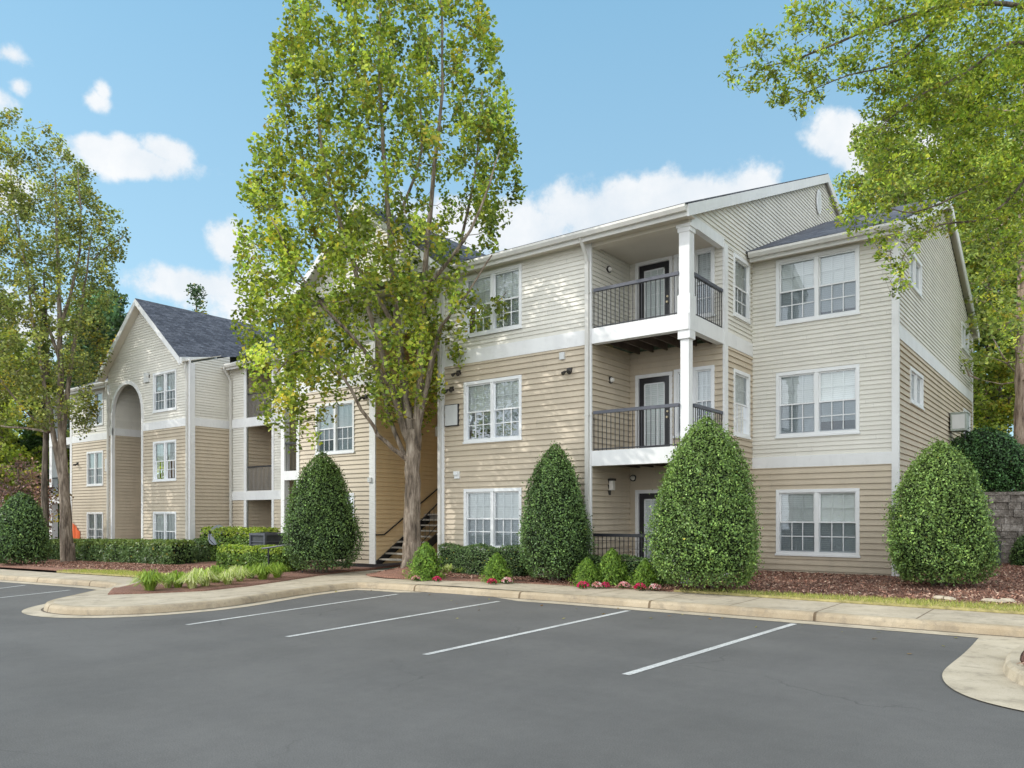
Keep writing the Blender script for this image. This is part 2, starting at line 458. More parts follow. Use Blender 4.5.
def hole(s0, s1, z0, z1): return (s0+.03, s1-.03, z0+.03, z1-.03)

def lamp(parent, fr, s, z, kind='flood'):
    m = MB()
    if kind == 'flood':
        fr.box(m, s-.07, s+.07, .02, .06, z-.06, z+.06)
        for k in (-1, 1):
            a = fr.w(s+k*.03, .06, z); b = fr.w(s+k*.07, .12, z-.03); c = fr.w(s+k*.10, .20, z-.09)
            m.tube([a, b], .015, 6); m.tube([b, c], [.03, .052], 8)
        return m.build('floodlight', M['lamp'], parent)
    if kind == 'round':
        a = fr.w(s, .0, z); b = fr.w(s, .05, z); c = fr.w(s, .12, z)
        m.tube([a, b], .09, 12)
        o = m.build('wall_lamp', M['lamp'], parent)
        m2 = MB(); m2.tube([b, c], [.065, .04], 12); m2.build('lamp_globe', M['bulb'], o); return o
    if kind == 'lantern':
        fr.box(m, s-.06, s+.06, 0, .03, z-.25, z+.2); fr.box(m, s-.075, s+.075, .03, .17, z+.12, z+.18)
        o = m.build('wall_lantern', M['lamp'], parent)
        m2 = MB(); fr.box(m2, s-.055, s+.055, .04, .15, z-.12, z+.12); m2.build('lamp_globe', M['bulb'], o); return o

def downspout(parent, fr, s, ztop, zbot, n0=.36, w=.05, name='downspout'):
    m = MB(); y = ztop
    pts = [(n0, y), (n0, y-.08), (n0*.75, y-.22), (.16, y-.42), (.09, y-.6)]
    for (a, za), (b, zb) in zip(pts[:-1], pts[1:]):
        p0 = Vector(fr.w(s, a, za)); p1 = Vector(fr.w(s, b, zb)); m.tube([p0, p1 + (p1-p0).normalized()*.02], w, 8)
    fr.box(m, s-w, s+w, .045, .045+w*1.6, zbot+.15, y-.58)
    p0 = fr.w(s, .09, zbot+.18); p1 = fr.w(s, .28, zbot+.06); m.tube([p0, p1], w, 8)
    for z in (zbot+1, zbot+4, zbot+7):
        fr.box(m, s-w-.02, s+w+.02, .02, .045+w*1.6+.004, z, z+.03)
    return m.build(name, M['fascia'], parent, smooth=False)

# ================================================================== RIGHT BUILDING
B1 = thing('apartment_building', (-8, 2, 0.2), 'three storey tan and cream apartment building with corner balconies and a staircase passage', 'building')
FL = (1.5, 4.5)                    # floor levels (measured) of 2nd/3rd storey
G0 = -1.56; SOF = 6.68; EV = 6.9
VR, VM_, VCc, VE_, VD_ = 0.0, -3.93, -3.33, -1.36, -3.16
UM = -3.52; UBL = -6.12; VB = -1.95; UML = -11.2; UCR = -14.48; UCL = -18.44

def front_wall(parent, fr, s0, s1, windows, ztan_top, zl0, z0, ztop, name='wall', extra=()):
    holes = [hole(*w) for w in windows] + list(extra)
    a = MB(); siding(a, fr, s0, s1, z0, ztan_top, EXT, .036, holes); o1 = a.build(name, M['tan'], parent)
    b = MB(); siding(b, fr, s0, s1, zl0, ztop, EXL, .025, holes); o2 = b.build(name, M['light'], parent)
    o1['label'] = 'tan lap siding on the lower storeys'; o2['label'] = 'pale cream lap siding on the upper storeys'
    return o1, o2
trim = MB()     # bands, corner boards of building 1
def band(fr, s0, s1, z0, z1, m=None): fr.box(m or trim, s0, s1, -.01, .035, z0, z1)
def cboard(fr, s0, s1, z0, z1, m=None): fr.box(m or trim, s0, s1, -.01, .042, z0, z1)

fR = Fr('F', VR); fM = Fr('F', VM_); fC = Fr('F', VCc)
sR = Fr('R', 0.0); sM = Fr('R', UM)
# --- right block, front
wr = [(-2.87, -.83, z, z+1.68) for z in (4.95, 2.02, -1.02)]
front_wall(B1, fR, UM-.03, -.02, wr, 1.23, 1.52, G0, SOF)
for i, w in enumerate(wr): window(B1, fR, *w)
band(fR, UM-.02, -.1, 1.23, 1.52)
cboard(fR, -.11, .05, G0, SOF)
# --- right block, side
ws = [(1.35, 3.05, 5.86, 6.76), (10.7, 12.5, 5.86, 6.76), (1.46, 3.25, 2.87, 3.78), (11.1, 12.9, 2.87, 3.78), (8.2, 9.6, -.1, .8)]
ws = [(a, b, c, d) for a, b, c, d in ws]
hs = [hole(*w) for w in ws]
RIDGE_V, RIDGE_Z = 6.8, EV + .41*7.2 - .22
def clipR(z):
    if z < SOF: return (0.02, 13.6)
    k = (z - SOF)/.41; return (k, 13.6-k)
a = MB(); siding(a, sR, .02, 13.6, G0, 4.24, EXT, .036, hs); a.build('wall', M['tan'], B1)
a = MB(); siding(a, sR, .02, 13.6, 4.56, 9.5, EXL, .025, hs, clipR); a.build('wall', M['light'], B1)
for w in ws: window(B1, sR, *w, double=True, fixed=True)
band(sR, .1, 13.6, 4.24, 4.56); cboard(sR, .012, .1, G0, SOF); cboard(sR, 13.5, 13.6, G0, SOF)
# --- middle block, front
wm = [(-10.22, -8.22, 4.93, 6.6), (-10.22, -8.22, 2.0, 3.68), (-10.22, -8.22, -.92, .72)]
front_wall(B1, fM, UML+.05, UBL-.05, wm, 4.2, 4.57, G0, SOF)
for w in wm: window(B1, fM, *w)
band(fM, UML+.25, UBL-.13, 4.2, 4.57)
cboard(fM, UML, UML+.25, G0, SOF); cboard(fM, UBL-.14, UBL+.04, G0, SOF)
# left return of middle block beside breezeway (faces -u): plain
a = MB(); a.quad((UML+.02, VM_, G0+ZC), (UML+.02, 6, G0+ZC), (UML+.02, 6, 6.62+ZC), (UML+.02, VM_, 6.62+ZC)); a.build('wall', M['yellow'], B1)
# --- middle block, right side: below roof between balcony back and right block; gable above
wms = [(-1.36, -.22, 4.95+.1, 6.62), (-1.36, -.22, 2.02, 3.7), (-1.36, -.22, -1.0, .68)]
hm = [hole(*w) for w in wms]
RZ = EV + .41*(6.72+4.31)
def clipM(z):
    k = (z - EV + .15)/.41
    return (-4.31+.05+max(0, k), 6.72*2+4.31-max(0, k))
a = MB(); siding(a, sM, VB, VR, G0, 4.2, EXT, .036, hm); a.build('wall', M['tan'], B1)
a = MB(); siding(a, sM, VB, VR, 4.55, SOF, EXL, .025, hm); siding(a, sM, VM_, 15, SOF+.002, RZ, EXL, .025, [], clipM); a.build('gable_wall', M['light'], B1)
for w in wms: window(B1, sM, *w, double=False)
band(sM, VB+.2, VR, 4.2, 4.55)
cboard(sM, VB-.03, VB+.2, G0, SOF)
sM.box(trim, VM_+.05, VB-.03, -.12, .03, SOF-.12, SOF+.13)       # white header over the side opening
# oval gable vent
v = MB(); c0 = Vector(sM.w(5.95, .03, 10.25))
ring = [(c0.x+.02, c0.y+.24*math.cos(t*math.pi/10), c0.z+.40*math.sin(t*math.pi/10)) for t in range(20)]
v.prism(ring, (.03, 0, 0)); vo = v.build('gable_vent', M['frame'], B1)
v = MB(); ring = [(c0.x+.052, c0.y+.17*math.cos(t*math.pi/10), c0.z+.31*math.sin(t*math.pi/10)) for t in range(20)]
v.prism(ring, (.006, 0, 0)); v.build('vent_louvre', M['panel'], vo)

# --- balconies of the middle block
fB = Fr('F', VB); sB = Fr('R', UBL)
doors = [(-5.94, -4.87, z, z+2.16) for z in (4.5, 1.53, -1.5)]
bw = [(-4.83, -3.74, z, z+1.72) for z in (4.95, 2.0, -1.02)]
hb = [hole(*d) for d in doors] + [hole(*w) for w in bw]
a = MB(); siding(a, fB, UBL, UM, G0, 4.3, EXT, .036, hb); siding(a, sB, VM_, VB, G0, 4.3, EXT, .036); a.build('balcony_wall', M['tan'], B1)
a = MB(); siding(a, fB, UBL, UM, 4.5, SOF, EXL, .025, hb); siding(a, sB, VM_, VB, 4.5, SOF, EXL, .025); a.build('balcony_wall', M['light'], B1)
for w in bw: window(B1, fB, *w)
def door(parent, fr, s0, s1, z0, z1):
    m = MB(); fr.box(m, s0+.09, s1-.09, -.07, -.03, z0+.03, z1-.09)
    d = m.build('door', M['doorblack'], parent)
    k = MB(); fr.box(k, s0, s0+.09, -.09, .035, z0, z1); fr.box(k, s1-.09, s1, -.09, .035, z0, z1); fr.box(k, s0+.09, s1-.09, -.09, .035, z1-.09, z1)
    k.build('door_frame', M['white'], d)
    a, b, c, e = s0+.24, s1-.24, z0+.28, z1-.24
    g = MB()
    for (x0, x1, y0, y1) in ((a, a+.03, c, e), (b-.03, b, c, e), (a, b, c, c+.03), (a, b, e-.03, e)): fr.box(g, x0, x1, -.03, -.012, y0, y1)
    for i in (1, 2): fr.box(g, a+(b-a)*i/3-.012, a+(b-a)*i/3+.012, -.03, -.013, c, e)
    for i in range(1, 5): fr.box(g, a, b, -.03, -.015, c+(e-c)*i/5-.008, c+(e-c)*i/5+.008)
    g.build('glazing_bars', M['frame'], d)
    p = MB(); p.quad(*[fr.w(x, -.022, y) for x, y in ((a, c), (b, c), (b, e), (a, e))]); p.build('pane', M['glass'], d)
    p = MB(); p.quad(*[fr.w(x, -.028, y) for x, y in ((a, c), (b, c), (b, e), (a, e))]); p.build('blind', M['blind'], d)
    h = MB(); q = fr.w(s1-.16, -.03, z0+1.0); q2 = fr.w(s1-.16, .03, z0+1.0); h.tube([q, q2], .03, 8)
    h.build('handle', M['brass'], d)
    h = MB()
    q = fr.w(s1-.16, -.03, z0+1.15); q2 = fr.w(s1-.16, .0, z0+1.15); h.tube([q, q2], .028, 8)
    h.build('deadbolt', M['brass'], d)
for d in doors: door(B1, fB, *d)
PU, PV = UM-.13, VM_+.13
for i, fz in enumerate(FL):
    bt, bb = fz+.07, fz-.3
    m = MB()
    fM.box(m, UBL+.05, UM, -.16, .05, bb, bt); m.box(UM-.16, UM+.022, VM_+.16, VB-.02, bb+ZC, bt+ZC)
    m.build('balcony_beam', M['white'], B1)
    m = MB(); m.box(UBL+.03, UM-.17, VM_+.17, VB-.03, fz-.04+ZC, fz+.02+ZC)
    k = UBL+.3
    while k < UM-.2:
        m.box(k-.02, k+.02, VM_+.17, VB-.03, fz-.26+ZC, fz-.042+ZC); k += .4
    m.build('balcony_deck', M['joist'], B1)
for (fz, gr) in ((4.5, False), (1.5, False), (-1.5, True)):
    z0 = fz+.07 if fz > 0 else G0+.12
    z1 = fz+1.05
    cap = MB(); bars = MB()
    runs = [((UBL+.08, VM_+.02), (PU-.13, VM_+.02)), ((UM-.03, VM_+.27), (UM-.03, VB-.05))]
    for (p, q) in runs:
        p = Vector((*p, 0)); q = Vector((*q, 0)); L = (q-p).length; d = (q-p)/L; n = Vector((-d.y, d.x, 0))
        def pr(m, w, za, zb):
            m.prism([(r_.x, r_.y, za+ZC) for r_ in (p+n*w, q+n*w, q-n*w, p-n*w)], (0, 0, zb-za))
        pr(cap, .04, z1-.075, z1); pr(bars, .014, z0+.03, z0+.055)
        if gr:
            for k in range(1, 5): pr(bars, .004, z0+.055+.19*k, z0+.055+.19*k+.01)
        kk = int(L/.115)
        for i in range(kk+1):
            c = p+d*(L*i/kk); w = .007
            bars.box(c.x-w, c.x+w, c.y-w, c.y+w, z0+ZC, z1-.07+ZC)
    o = cap.build('balcony_railing', M['slate'] if fz > 0 else M['iron'], B1)
    bars.build('baluster_bars', M['iron'], o)
# corner post with plinth collars
m = MB()
def col(u, v, w, z0, z1): m.box(u-w, u+w, v-w, v+w, z0+ZC, z1+ZC)
col(PU, PV, .105, G0, 4.0); col(PU, PV, .15, 4.0, 4.2); col(PU, PV, .13, 4.2, 6.5)
col(PU, PV, .157, 4.2-.01, 5.0); col(PU, PV, .155, 6.42, 6.58); col(PU, PV, .18, 6.52, 6.6)
m.build('balcony_post', M['white'], B1, bevel=.008)
# balcony ceiling and beam
m = MB(); fM.box(m, UBL+.05, UM, -.25, .02, 6.58, SOF+.12); m.build('balcony_header', M['cream'], B1)
m = MB(); m.box(UBL+.02, UM-.13, VM_+.25, VB, SOF-.02+ZC, SOF+.05+ZC); m.build('balcony_ceiling', M['cream'], B1)
lamp(B1, sB, -3.1, 6.25, 'round'); lamp(B1, sB, -3.0, 3.45, 'round'); lamp(B1, sB, -3.05, .75, 'lantern'); lamp(B1, fB, -6.0, .98, 'round')
# --- wall fittings of middle block
lamp(B1, fM, -6.72, 3.62, 'flood'); lamp(B1, fM, -10.4, 3.98, 'flood'); lamp(B1, fM, -10.66, 3.55, 'flood')
m = MB(); fM.box(m, -10.90, -10.40, .01, .07, 2.50, 3.11); o = m.build('utility_panel', M['iron'], B1)
m = MB(); fM.box(m, -10.88, -10.42, .065, .08, 2.52, 3.09); m.build('panel_cover', M['panel'], o)
m = MB(); fM.box(m, -10.55, -10.37, .0, .07, 1.02, 1.22); fM.box(m, -10.53, -10.39, .07, .12, 1.12, 1.22); m.build('dryer_vent', M['frame'], B1)
m = MB(); fM.box(m, -7.0, -6.86, .0, .08, 3.92, 4.1); m.build('junction_box', M['panel'], B1)
# --- section with windows beside the passage, and the gable spanning the passage
wc = [(-17.4, -15.45, 4.93, 6.6), (-17.4, -15.45, 2.05, 3.75), (-17.4, -15.45, -.92, .72)]
front_wall(B1, fC, UCL+.02, UCR-.1, wc, 4.2, 4.57, G0, SOF)
for w in wc: window(B1, fC, *w)
band(fC, UCL+.15, UCR-.25, 4.2, 4.57)
cboard(fC, UCR-.24, UCR+.03, G0, SOF); cboard(fC, UCL, UCL+.15, G0, SOF)
m = MB(); fC.box(m, -14.75, -14.6, .0, .09, 1.05, 1.2); m.build('junction_box', M['panel'], B1)
lamp(B1, fC, -14.9, 3.8, 'flood')
GU, GS = -14.95, .76
GZ = 9.97; 
def clipG(z):
    k = (GZ - .08 - z)/GS; return (GU-k, GU+k)
a = MB(); siding(a, fC, UCL+.02, UML, SOF+.001, GZ, EXL, .025, [], clipG); siding(a, fC, UCR-.1, UML+.02, 5.9, SOF, EXL, .025); a.build('gable_wall', M['light'], B1)
m = MB(); fC.box(m, UCR, UML+.02, -.12, .05, 5.6, 5.9); m.build('passage_lintel', M['white'], B1)
# passage interior
sC = Fr('R', UCR)
a = MB(); siding(a, sC, VCc+.0, 7.5, G0, 8.0, EXT, .036); a.build('passage_wall', M['yellow'], B1)
fK = Fr('F', 3.2)
a = MB(); siding(a, fK, UCR, UML, G0, 8.0, EXT, .036); a.build('passage_wall', M['yellow'], B1)
m = MB(); m.box(UCR, UML, VCc+.1, 3.2, 6.5+ZC, 6.56+ZC); m.build('passage_ceiling', M['cream'], B1)
# staircase: rises away from the camera along the left wall
m = MB(); st = MB(); rise, run, n = .178, .26, 16
v0, z0 = -3.25, G0
for i in range(9):
    va = v0+i*run; za = z0+(i+1)*rise
    m.box(UCR+.08, UCR+1.35, va, va+run+.03, za-.05+ZC, za+ZC)
for uu in (UCR+.05, UCR+1.36):
    p = [(uu, v0-.1, z0+ZC), (uu, v0+.12, z0+ZC), (uu, v0+9*run, z0+9*rise-.28+ZC), (uu, v0+9*run, z0+9*rise+.05+ZC), (uu, v0-.1, z0+.1+ZC)]
    st = MB(); st.prism(p, (.05, 0, 0)); st.build('stair_stringer', M['iron'], B1)
m.build('stair_treads', M['tread'], B1)
# half landing and return flight
m = MB(); zl = z0+9*rise; m.box(UCR+.05, UML-.05, v0+9*run, v0+9*run+1.3, zl-.2+ZC, zl+ZC); m.build('stair_landing', M['tread'], B1)
m = MB(); zl2 = 2.72; m.box(UCR+.05, UML-.0, -.6, .7, zl2+ZC, zl2+.33+ZC); m.build('stair_landing', M['white'], B1)
m = MB(); zl2 = 2.72; m.box(UCR+.05, UML-.0, -.52, .72, zl2+3+ZC, zl2+3.33+ZC); m.build('stair_landing', M['white'], B1)
# handrails
m = MB()
q = [(UCR+.09, -3.38, -.63+ZC), (UCR+.09, -3.03, -.63+ZC), (UCR+.09, -.5, .92+ZC)]
m.tube(q, .024, 8)
for t in (.1, .5, .9):
    p = Vector(q[1]).lerp(Vector(q[2]), t); m.tube([p, (UCR, p.y, p.z-.05)], .012, 6)
m.build('wall_handrail', M['iron'], B1)
m = MB(); uo = UCR+1.42
a0 = Vector((uo, v0+.1, z0+rise+.9+ZC)); a1 = Vector((uo, v0+9*run, z0+10*rise+.9+ZC))
m.tube([a0-Vector((0, 0, .0)), a1], .022, 8); m.tube([a0-Vector((0, 0, .7)), a1-Vector((0, 0, .7))], .015, 6)
for i in range(12):
    p = a0.lerp(a1, i/11); m.tube([p, p-Vector((0, 0, .85 if i in (0, 11) else .7))], .02 if i in (0, 11) else .008, 6)
m.build('stair_railing', M['iron'], B1)
# --- left end balcony bay of building 1
fL = Fr('F', VCc+1.5)
a = MB(); siding(a, fL, -19.3, UCL, G0, SOF, EXT, .036); 
sL = Fr('R', -19.28); siding(a, sL, VCc, VCc+1.5, G0, SOF, EXT, .036); a.build('balcony_wall', M['tan'], B1)
m = MB(); fC.box(m, -19.35, -19.15, -.2, .02, G0, SOF); m.build('balcony_post', M['white'], B1)
for fz in FL:
    m = MB(); fC.box(m, -19.15, UCL, -.15, .045, fz-.27, fz+.05); m.box(-19.3, UCL, VCc+.15, VCc+1.5, fz-.05+ZC, fz+ZC); m.build('balcony_beam', M['white'], B1)
    m = MB(); fC.box(m, -19.15, UCL, -.06, 0, fz+1.0, fz+1.06)
    for k in range(8): fC.box(m, -19.1+k*.09, -19.088+k*.09, -.04, -.03, fz+.05, fz+1.0)
    m.build('balcony_railing', M['iron'], B1)
trim.build('trim_boards', M['white'], B1)
# --- roofs of building 1
T = .16
def slab(mb, pts, t=.03):
    pts = [Vector((p[0], p[1], p[2]+ZC)) for p in pts]
    nrm = (pts[1]-pts[0]).cross(pts[2]-pts[0]).normalized()
    if nrm.z < 0: nrm = -nrm
    mb.prism([p - nrm*t for p in pts], nrm*t)
r = MB()
vE = VM_-.38; RV, RZZ = 6.72, EV+.411*(6.72-VM_+.38)
UR_ = UM+.14; ULf = -19.6
slab(r, [(ULf, vE-.13, EV-.04), (UR_, vE-.13, EV-.04), (UR_, RV, RZZ), (ULf, RV, RZZ)])
slab(r, [(ULf, RV, RZZ), (UR_, RV, RZZ), (UR_, 17, RZZ-.41*(17-RV)), (ULf, 17, RZZ-.41*(17-RV))])
ro = r.build('roof', M['roof'], B1)
r = MB(); RVr, eR = 6.8, VR-.38; zr = EV+.41*(RVr-eR)
slab(r, [(UM+.02, eR-.13, EV-.04), (.2, eR-.13, EV-.04), (.2, RVr, zr), (UM+.02, RVr, zr)])
slab(r, [(UM+.02, RVr, zr), (.2, RVr, zr), (.2, 14.0, EV), (UM+.02, 14.0, EV)])
r.build('roof', M['roof'], B1)
r = MB(); gz, ghw = GZ+.05, 4.0
slab(r, [(GU-ghw, VCc-.42, gz-GS*ghw), (GU, VCc-.42, gz), (GU, 3.6, gz), (GU-ghw, 3.6, gz-GS*ghw)])
slab(r, [(GU+ghw, VCc-.42, gz-GS*ghw), (GU+ghw, 3.6, gz-GS*ghw), (GU, 3.6, gz), (GU, VCc-.42, gz)])
r.build('roof', M['roof'], B1)
# rake boards and fascia
def rake(mb, plane, p0, p1, depth=.24, thick=.04):
    """white board under a sloping roof edge. plane 'R': points (v,z) at u; 'F': points (u,z) at v"""
    (a, za), (b, zb), k = p0, p1, plane[1]
    top = -.03
    if plane[0] == 'R': mb.prism([(k, a, za+top+ZC), (k, b, zb+top+ZC), (k, b, zb-depth+ZC), (k, a, za-depth+ZC)], (-thick, 0, 0))
    else: mb.prism([(a, k, za+top+ZC), (b, k, zb+top+ZC), (b, k, zb-depth+ZC), (a, k, za-depth+ZC)], (0, thick, 0))
def rake1(par, *a):
    q = MB(); rake(q, *a); q.build('rake_board', M['white'], par)
rake1(B1, ('R', UR_+.015), (vE, EV), (RV, RZZ), .30); rake1(B1, ('R', UR_+.015), (RV, RZZ), (17, RZZ-.41*(17-RV)), .30)
rake1(B1, ('R', .215), (eR, EV), (RVr, zr), .34); rake1(B1, ('R', .215), (RVr, zr), (14, EV), .34)
rake1(B1, ('F', VCc-.435), (GU-ghw, gz-GS*ghw), (GU, gz), .28); rake1(B1, ('F', VCc-.435), (GU, gz), (GU+ghw, gz-GS*ghw), .28)
so_ = MB()   # soffits
so_.box(ULf, UR_-.03, vE+.03, VM_+.06, SOF+ZC, SOF+.025+ZC)
so_.box(UM+.02, .17, eR+.03, VR+.02, SOF+.003+ZC, SOF+.028+ZC)
so_.prism([(0.0, eR+.02, EV-.19+ZC), (.18, eR+.02, EV-.19+ZC), (.18, RVr, zr-.19+ZC), (0.0, RVr, zr-.19+ZC)], (0, 0, .02))
so_.prism([(0.0, 13.98, EV-.19+ZC), (.18, 13.98, EV-.19+ZC), (.18, RVr, zr-.19+ZC), (0.0, RVr, zr-.19+ZC)], (0, 0, .02))
so_.prism([(UM, vE+.02, EV-.19+ZC), (UR_-.02, vE+.02, EV-.19+ZC), (UR_-.02, RV, RZZ-.19+ZC), (UM, RV, RZZ-.19+ZC)], (0, 0, .02))
so_.prism([(UM, 16.9, RZZ-.41*(16.9-RV)-.19+ZC), (UR_-.02, 16.9, RZZ-.41*(16.9-RV)-.19+ZC), (UR_-.02, RV, RZZ-.19+ZC), (UM, RV, RZZ-.19+ZC)], (0, 0, .02))
so_.box(.0, .2, 13.6, 13.98, SOF+ZC, SOF+.2+ZC)
so_.build('soffit', M['cream'], B1)
def gutter(parent, s0, s1, v, ztop, name='gutter'):
    prof = [(0, 0), (-.02, -.13), (.0, -.155), (.10, -.155), (.12, -.13), (.12, 0), (.105, 0), (.10, -.12), (.02, -.12), (.0, -.0)]
    m = MB()
    pts = [(s0, v-.125+a, ztop+b+ZC) for a, b in [(0, 0), (-.012, -.06), (.03, -.14), (.12, -.14), (.12, 0)]]
    m.prism(pts, (s1-s0, 0, 0))
    m.box(s0, s1, v-.004, v+.03, ztop-.235+ZC, ztop-.03+ZC)
    return m.build(name, M['fascia'], parent)
gutter(B1, UML-.1, UR_-.02, vE, EV-.05); gutter(B1, UM+.08, .19, eR, EV-.055)
downspout(B1, fM, UBL-.05, EV-.1, G0, .4); downspout(B1, Fr('F', VM_-.005), UML+.12, EV-.1, G0, .4, .045)

# ================================================================== LEFT BUILDING
B2 = thing('apartment_building', (-28, 1, -.1), 'three storey apartment building on the left with steep gable and tall arched recess', 'building')
DL = -.58
G2 = -2.12; SOF2 = SOF+DL+.1; EV2 = EV+DL; 
BT0, BT1 = 3.66, 3.99
UDL, UDR, UAL, UAR = -32.62, -25.64, -32.15, -29.5
tr2 = MB()
fD = Fr('F', VD_); fD2 = Fr('F', -2.45); fE = Fr('F', VE_)
GU2, GZ2, GS2 = -29.4, 9.35, .83
def clipD(z):
    k = (GZ2 - .1 - z)/GS2; return (GU2-k, GU2+k)
# arch hole as stacked strips
archz, archr = 4.55, (UAR-UAL)/2; au = (UAL+UAR)/2
ah = [(UAL, UAR, G2, archz)]
k = 0; st_ = .075
while k*st_ < archr*1.02:
    h = min(archr*.999, (k+.5)*st_); w = archr*math.sqrt(max(0, 1-(h/archr)**2)); ah.append((au-w, au+w, archz+k*st_, archz+(k+1)*st_)); k += 1
wd = [(-28.52, -26.65, 4.4, 6.07), (-28.52, -26.65, 1.45, 3.14), (-28.52, -26.65, -1.53, .14)]
hd = [hole(*w) for w in wd] + ah
for (sa, sb) in ((UDL, UAL), (UAR, UDR)):
    a = MB(); siding(a, fD, sa, sb, G2, BT0, EXT, .036, hd); a.build('wall', M['tan'], B2)
a = MB(); siding(a, fD, UDL, UDR, BT1, GZ2, EXL, .025, hd, lambda z: (max(UDL, clipD(z)[0]), min(UDR, clipD(z)[1]))); a.build('gable_wall', M['light'], B2)
for w in wd: window(B2, fD, *w)
band(fD, UDL, UAL-.0, BT0, BT1, tr2); band(fD, UAR, UDR, BT0, BT1, tr2)
cboard(fD, UDR-.2, UDR+.05, G2, SOF2+.2, tr2); cboard(fD, UDL, UDL+.16, G2, 6.0, tr2)
# arch trim
m = MB(); seg = 20
for i in range(seg):
    t0, t1 = math.pi*i/seg, math.pi*(i+1)/seg
    q = [(au+archr*.985*math.cos(t0), archz+archr*.985*math.sin(t0)), (au+archr*.985*math.cos(t1), archz+archr*.985*math.sin(t1)), (au+archr*1.10*math.cos(t1), archz+archr*1.10*math.sin(t1)), (au+archr*1.10*math.cos(t0), archz+archr*1.10*math.sin(t0))]
    m.prism([fD.w(x, -.08, z) for x, z in q], (0, -.13, 0))
fD.box(m, UAR, UAR+.14, -.08, .05, G2, archz); fD.box(m, UAL-.13, UAL, -.08, .05, G2, archz)
m.build('arch_trim', M['white'], B2)
# arch recess
sA = Fr('R', UAL)
a = MB(); siding(a, sA, VD_+.08, 3, G2, BT0, EXT, .036); a.build('recess_wall', M['tan'], B2)
a = MB(); siding(a, sA, VD_+.08, 3, BT1, 6.4, EXL, .025)
a.build('recess_wall', M['light'], B2); band(sA, VD_+.08, 3, BT0, BT1, tr2)
m = MB(); m.box(UAL, UAR, 2.9, 3, G2+ZC, 6.4+ZC); m.box(UAR, UAR+.05, VD_+.1, 3, G2+ZC, 6.4+ZC); m.build('recess_wall', M['tan'], B2)
# D right side wall
sD = Fr('R', UDR)
a = MB(); siding(a, sD, VD_, VE_, G2, BT0, EXT, .036); a.build('wall', M['tan'], B2)
a = MB(); siding(a, sD, VD_, VE_, BT1, SOF2+.75, EXL, .025, [], lambda z: (VD_ if z < SOF2 else min(VE_, VD_+(z-SOF2)/.30), VE_)); a.build('wall', M['light'], B2)
band(sD, VD_+.2, VE_, BT0, BT1, tr2); cboard(sD, VD_+.012, VD_+.2, G2, SOF2, tr2)
# left section
wl = [(-36.3, -34.6, 4.4, 6.07), (-36.3, -34.6, 1.45, 3.14), (-36.3, -34.6, -1.53, .14)]
fr_ = fD2
front_wall(B2, fD2, -38.0, UDL+.05, wl, BT0, BT1, G2, SOF2)
for w in wl: window(B2, fD2, *w)
band(fD2, -38.0, UDL-.05, BT0, BT1, tr2); cboard(fD2, -38.15, -37.95, G2, SOF2, tr2); cboard(fD2, UDL-.25, UDL, G2, SOF2, tr2)
lamp(B2, fD2, -37.3, 2.6, 'flood'); lamp(B2, fD, -28.9, 6.0, 'round')
m = MB(); fD2.box(m, -34.2, -33.75, .0, .12, 2.1, 2.7); m.build('utility_panel', M['panel'], B2)
m = MB(); fD.box(m, -29.2, -28.85, .0, .1, 5.75, 6.15); m.build('sign_box', M['panel'], B2)
# far-left balcony bay
for k, fz in enumerate((1.5+DL, 4.5+DL)):
    m = MB(); fD2.box(m, -40.6, -38.15, -.2, .05, fz-.3, fz+.07); m.box(-40.6, -40.4, -2.25, -.6, fz-.3+ZC, fz+.07+ZC)
    m.box(-40.5, -38.15, -2.25, -.6, fz-.06+ZC, fz+ZC); m.build('balcony_beam', M['white'], B2)
    m = MB(); fD2.box(m, -40.5, -38.15, -.06, 0, fz+1.0, fz+1.06)
    for q in range(20): fD2.box(m, -40.45+q*.115, -40.438+q*.115, -.04, -.03, fz+.05, fz+1.0)
    m.build('balcony_railing', M['iron'], B2)
m = MB(); fD2.box(m, -40.65, -40.35, -.28, .02, G2, SOF2); m.build('balcony_post', M['white'], B2)
# E section with two storey balcony openings
opn = [(-24.4, -22.62, G2, .62), (-24.4, -22.62, 1.0, BT0-.02), (-24.4, -22.62, BT1+.04, SOF2-.16)]
for (sa, sb) in ((UDR, -24.4), (-22.62, -20.0)):
    a = MB(); siding(a, fE, sa, sb, G2, .62, EXT, .036, opn); a.build('wall', M['tan'], B2)
a = MB(); siding(a, fE, UDR, -20.0, .96, SOF2, EXL, .025, opn); a.build('wall', M['light'], B2)
for (z0_, z1_) in ((.62, .98), (BT0, BT1+.04)):
    m = MB(); fE.box(m, UDR+.1, -20.0, -.1, .05, z0_, z1_); m.build('balcony_beam', M['white'], B2)
cboard(fE, -24.55, -24.38, G2, SOF2, tr2); cboard(fE, -22.64, -22.5, G2, SOF2, tr2)
fEb = Fr('F', VE_+1.3); sE = Fr('R', -24.45)
a = MB(); siding(a, fEb, -24.5, -22.5, G2, SOF2, EXT, .036); siding(a, sE, VE_+.1, VE_+1.3, G2, SOF2, EXT, .036)
a.quad((-22.58, VE_+.1, G2+ZC), (-22.58, VE_+1.3, G2+ZC), (-22.58, VE_+1.3, SOF2+ZC), (-22.58, VE_+.1, SOF2+ZC)); a.build('balcony_wall', M['tan'], B2)
m = MB()
for z in (.8, BT0+.15, SOF2-.1): m.box(-24.45, -22.55, VE_+.1, VE_+1.7, z+ZC, z+.06+ZC)
m.build('balcony_deck', M['joist'], B2)
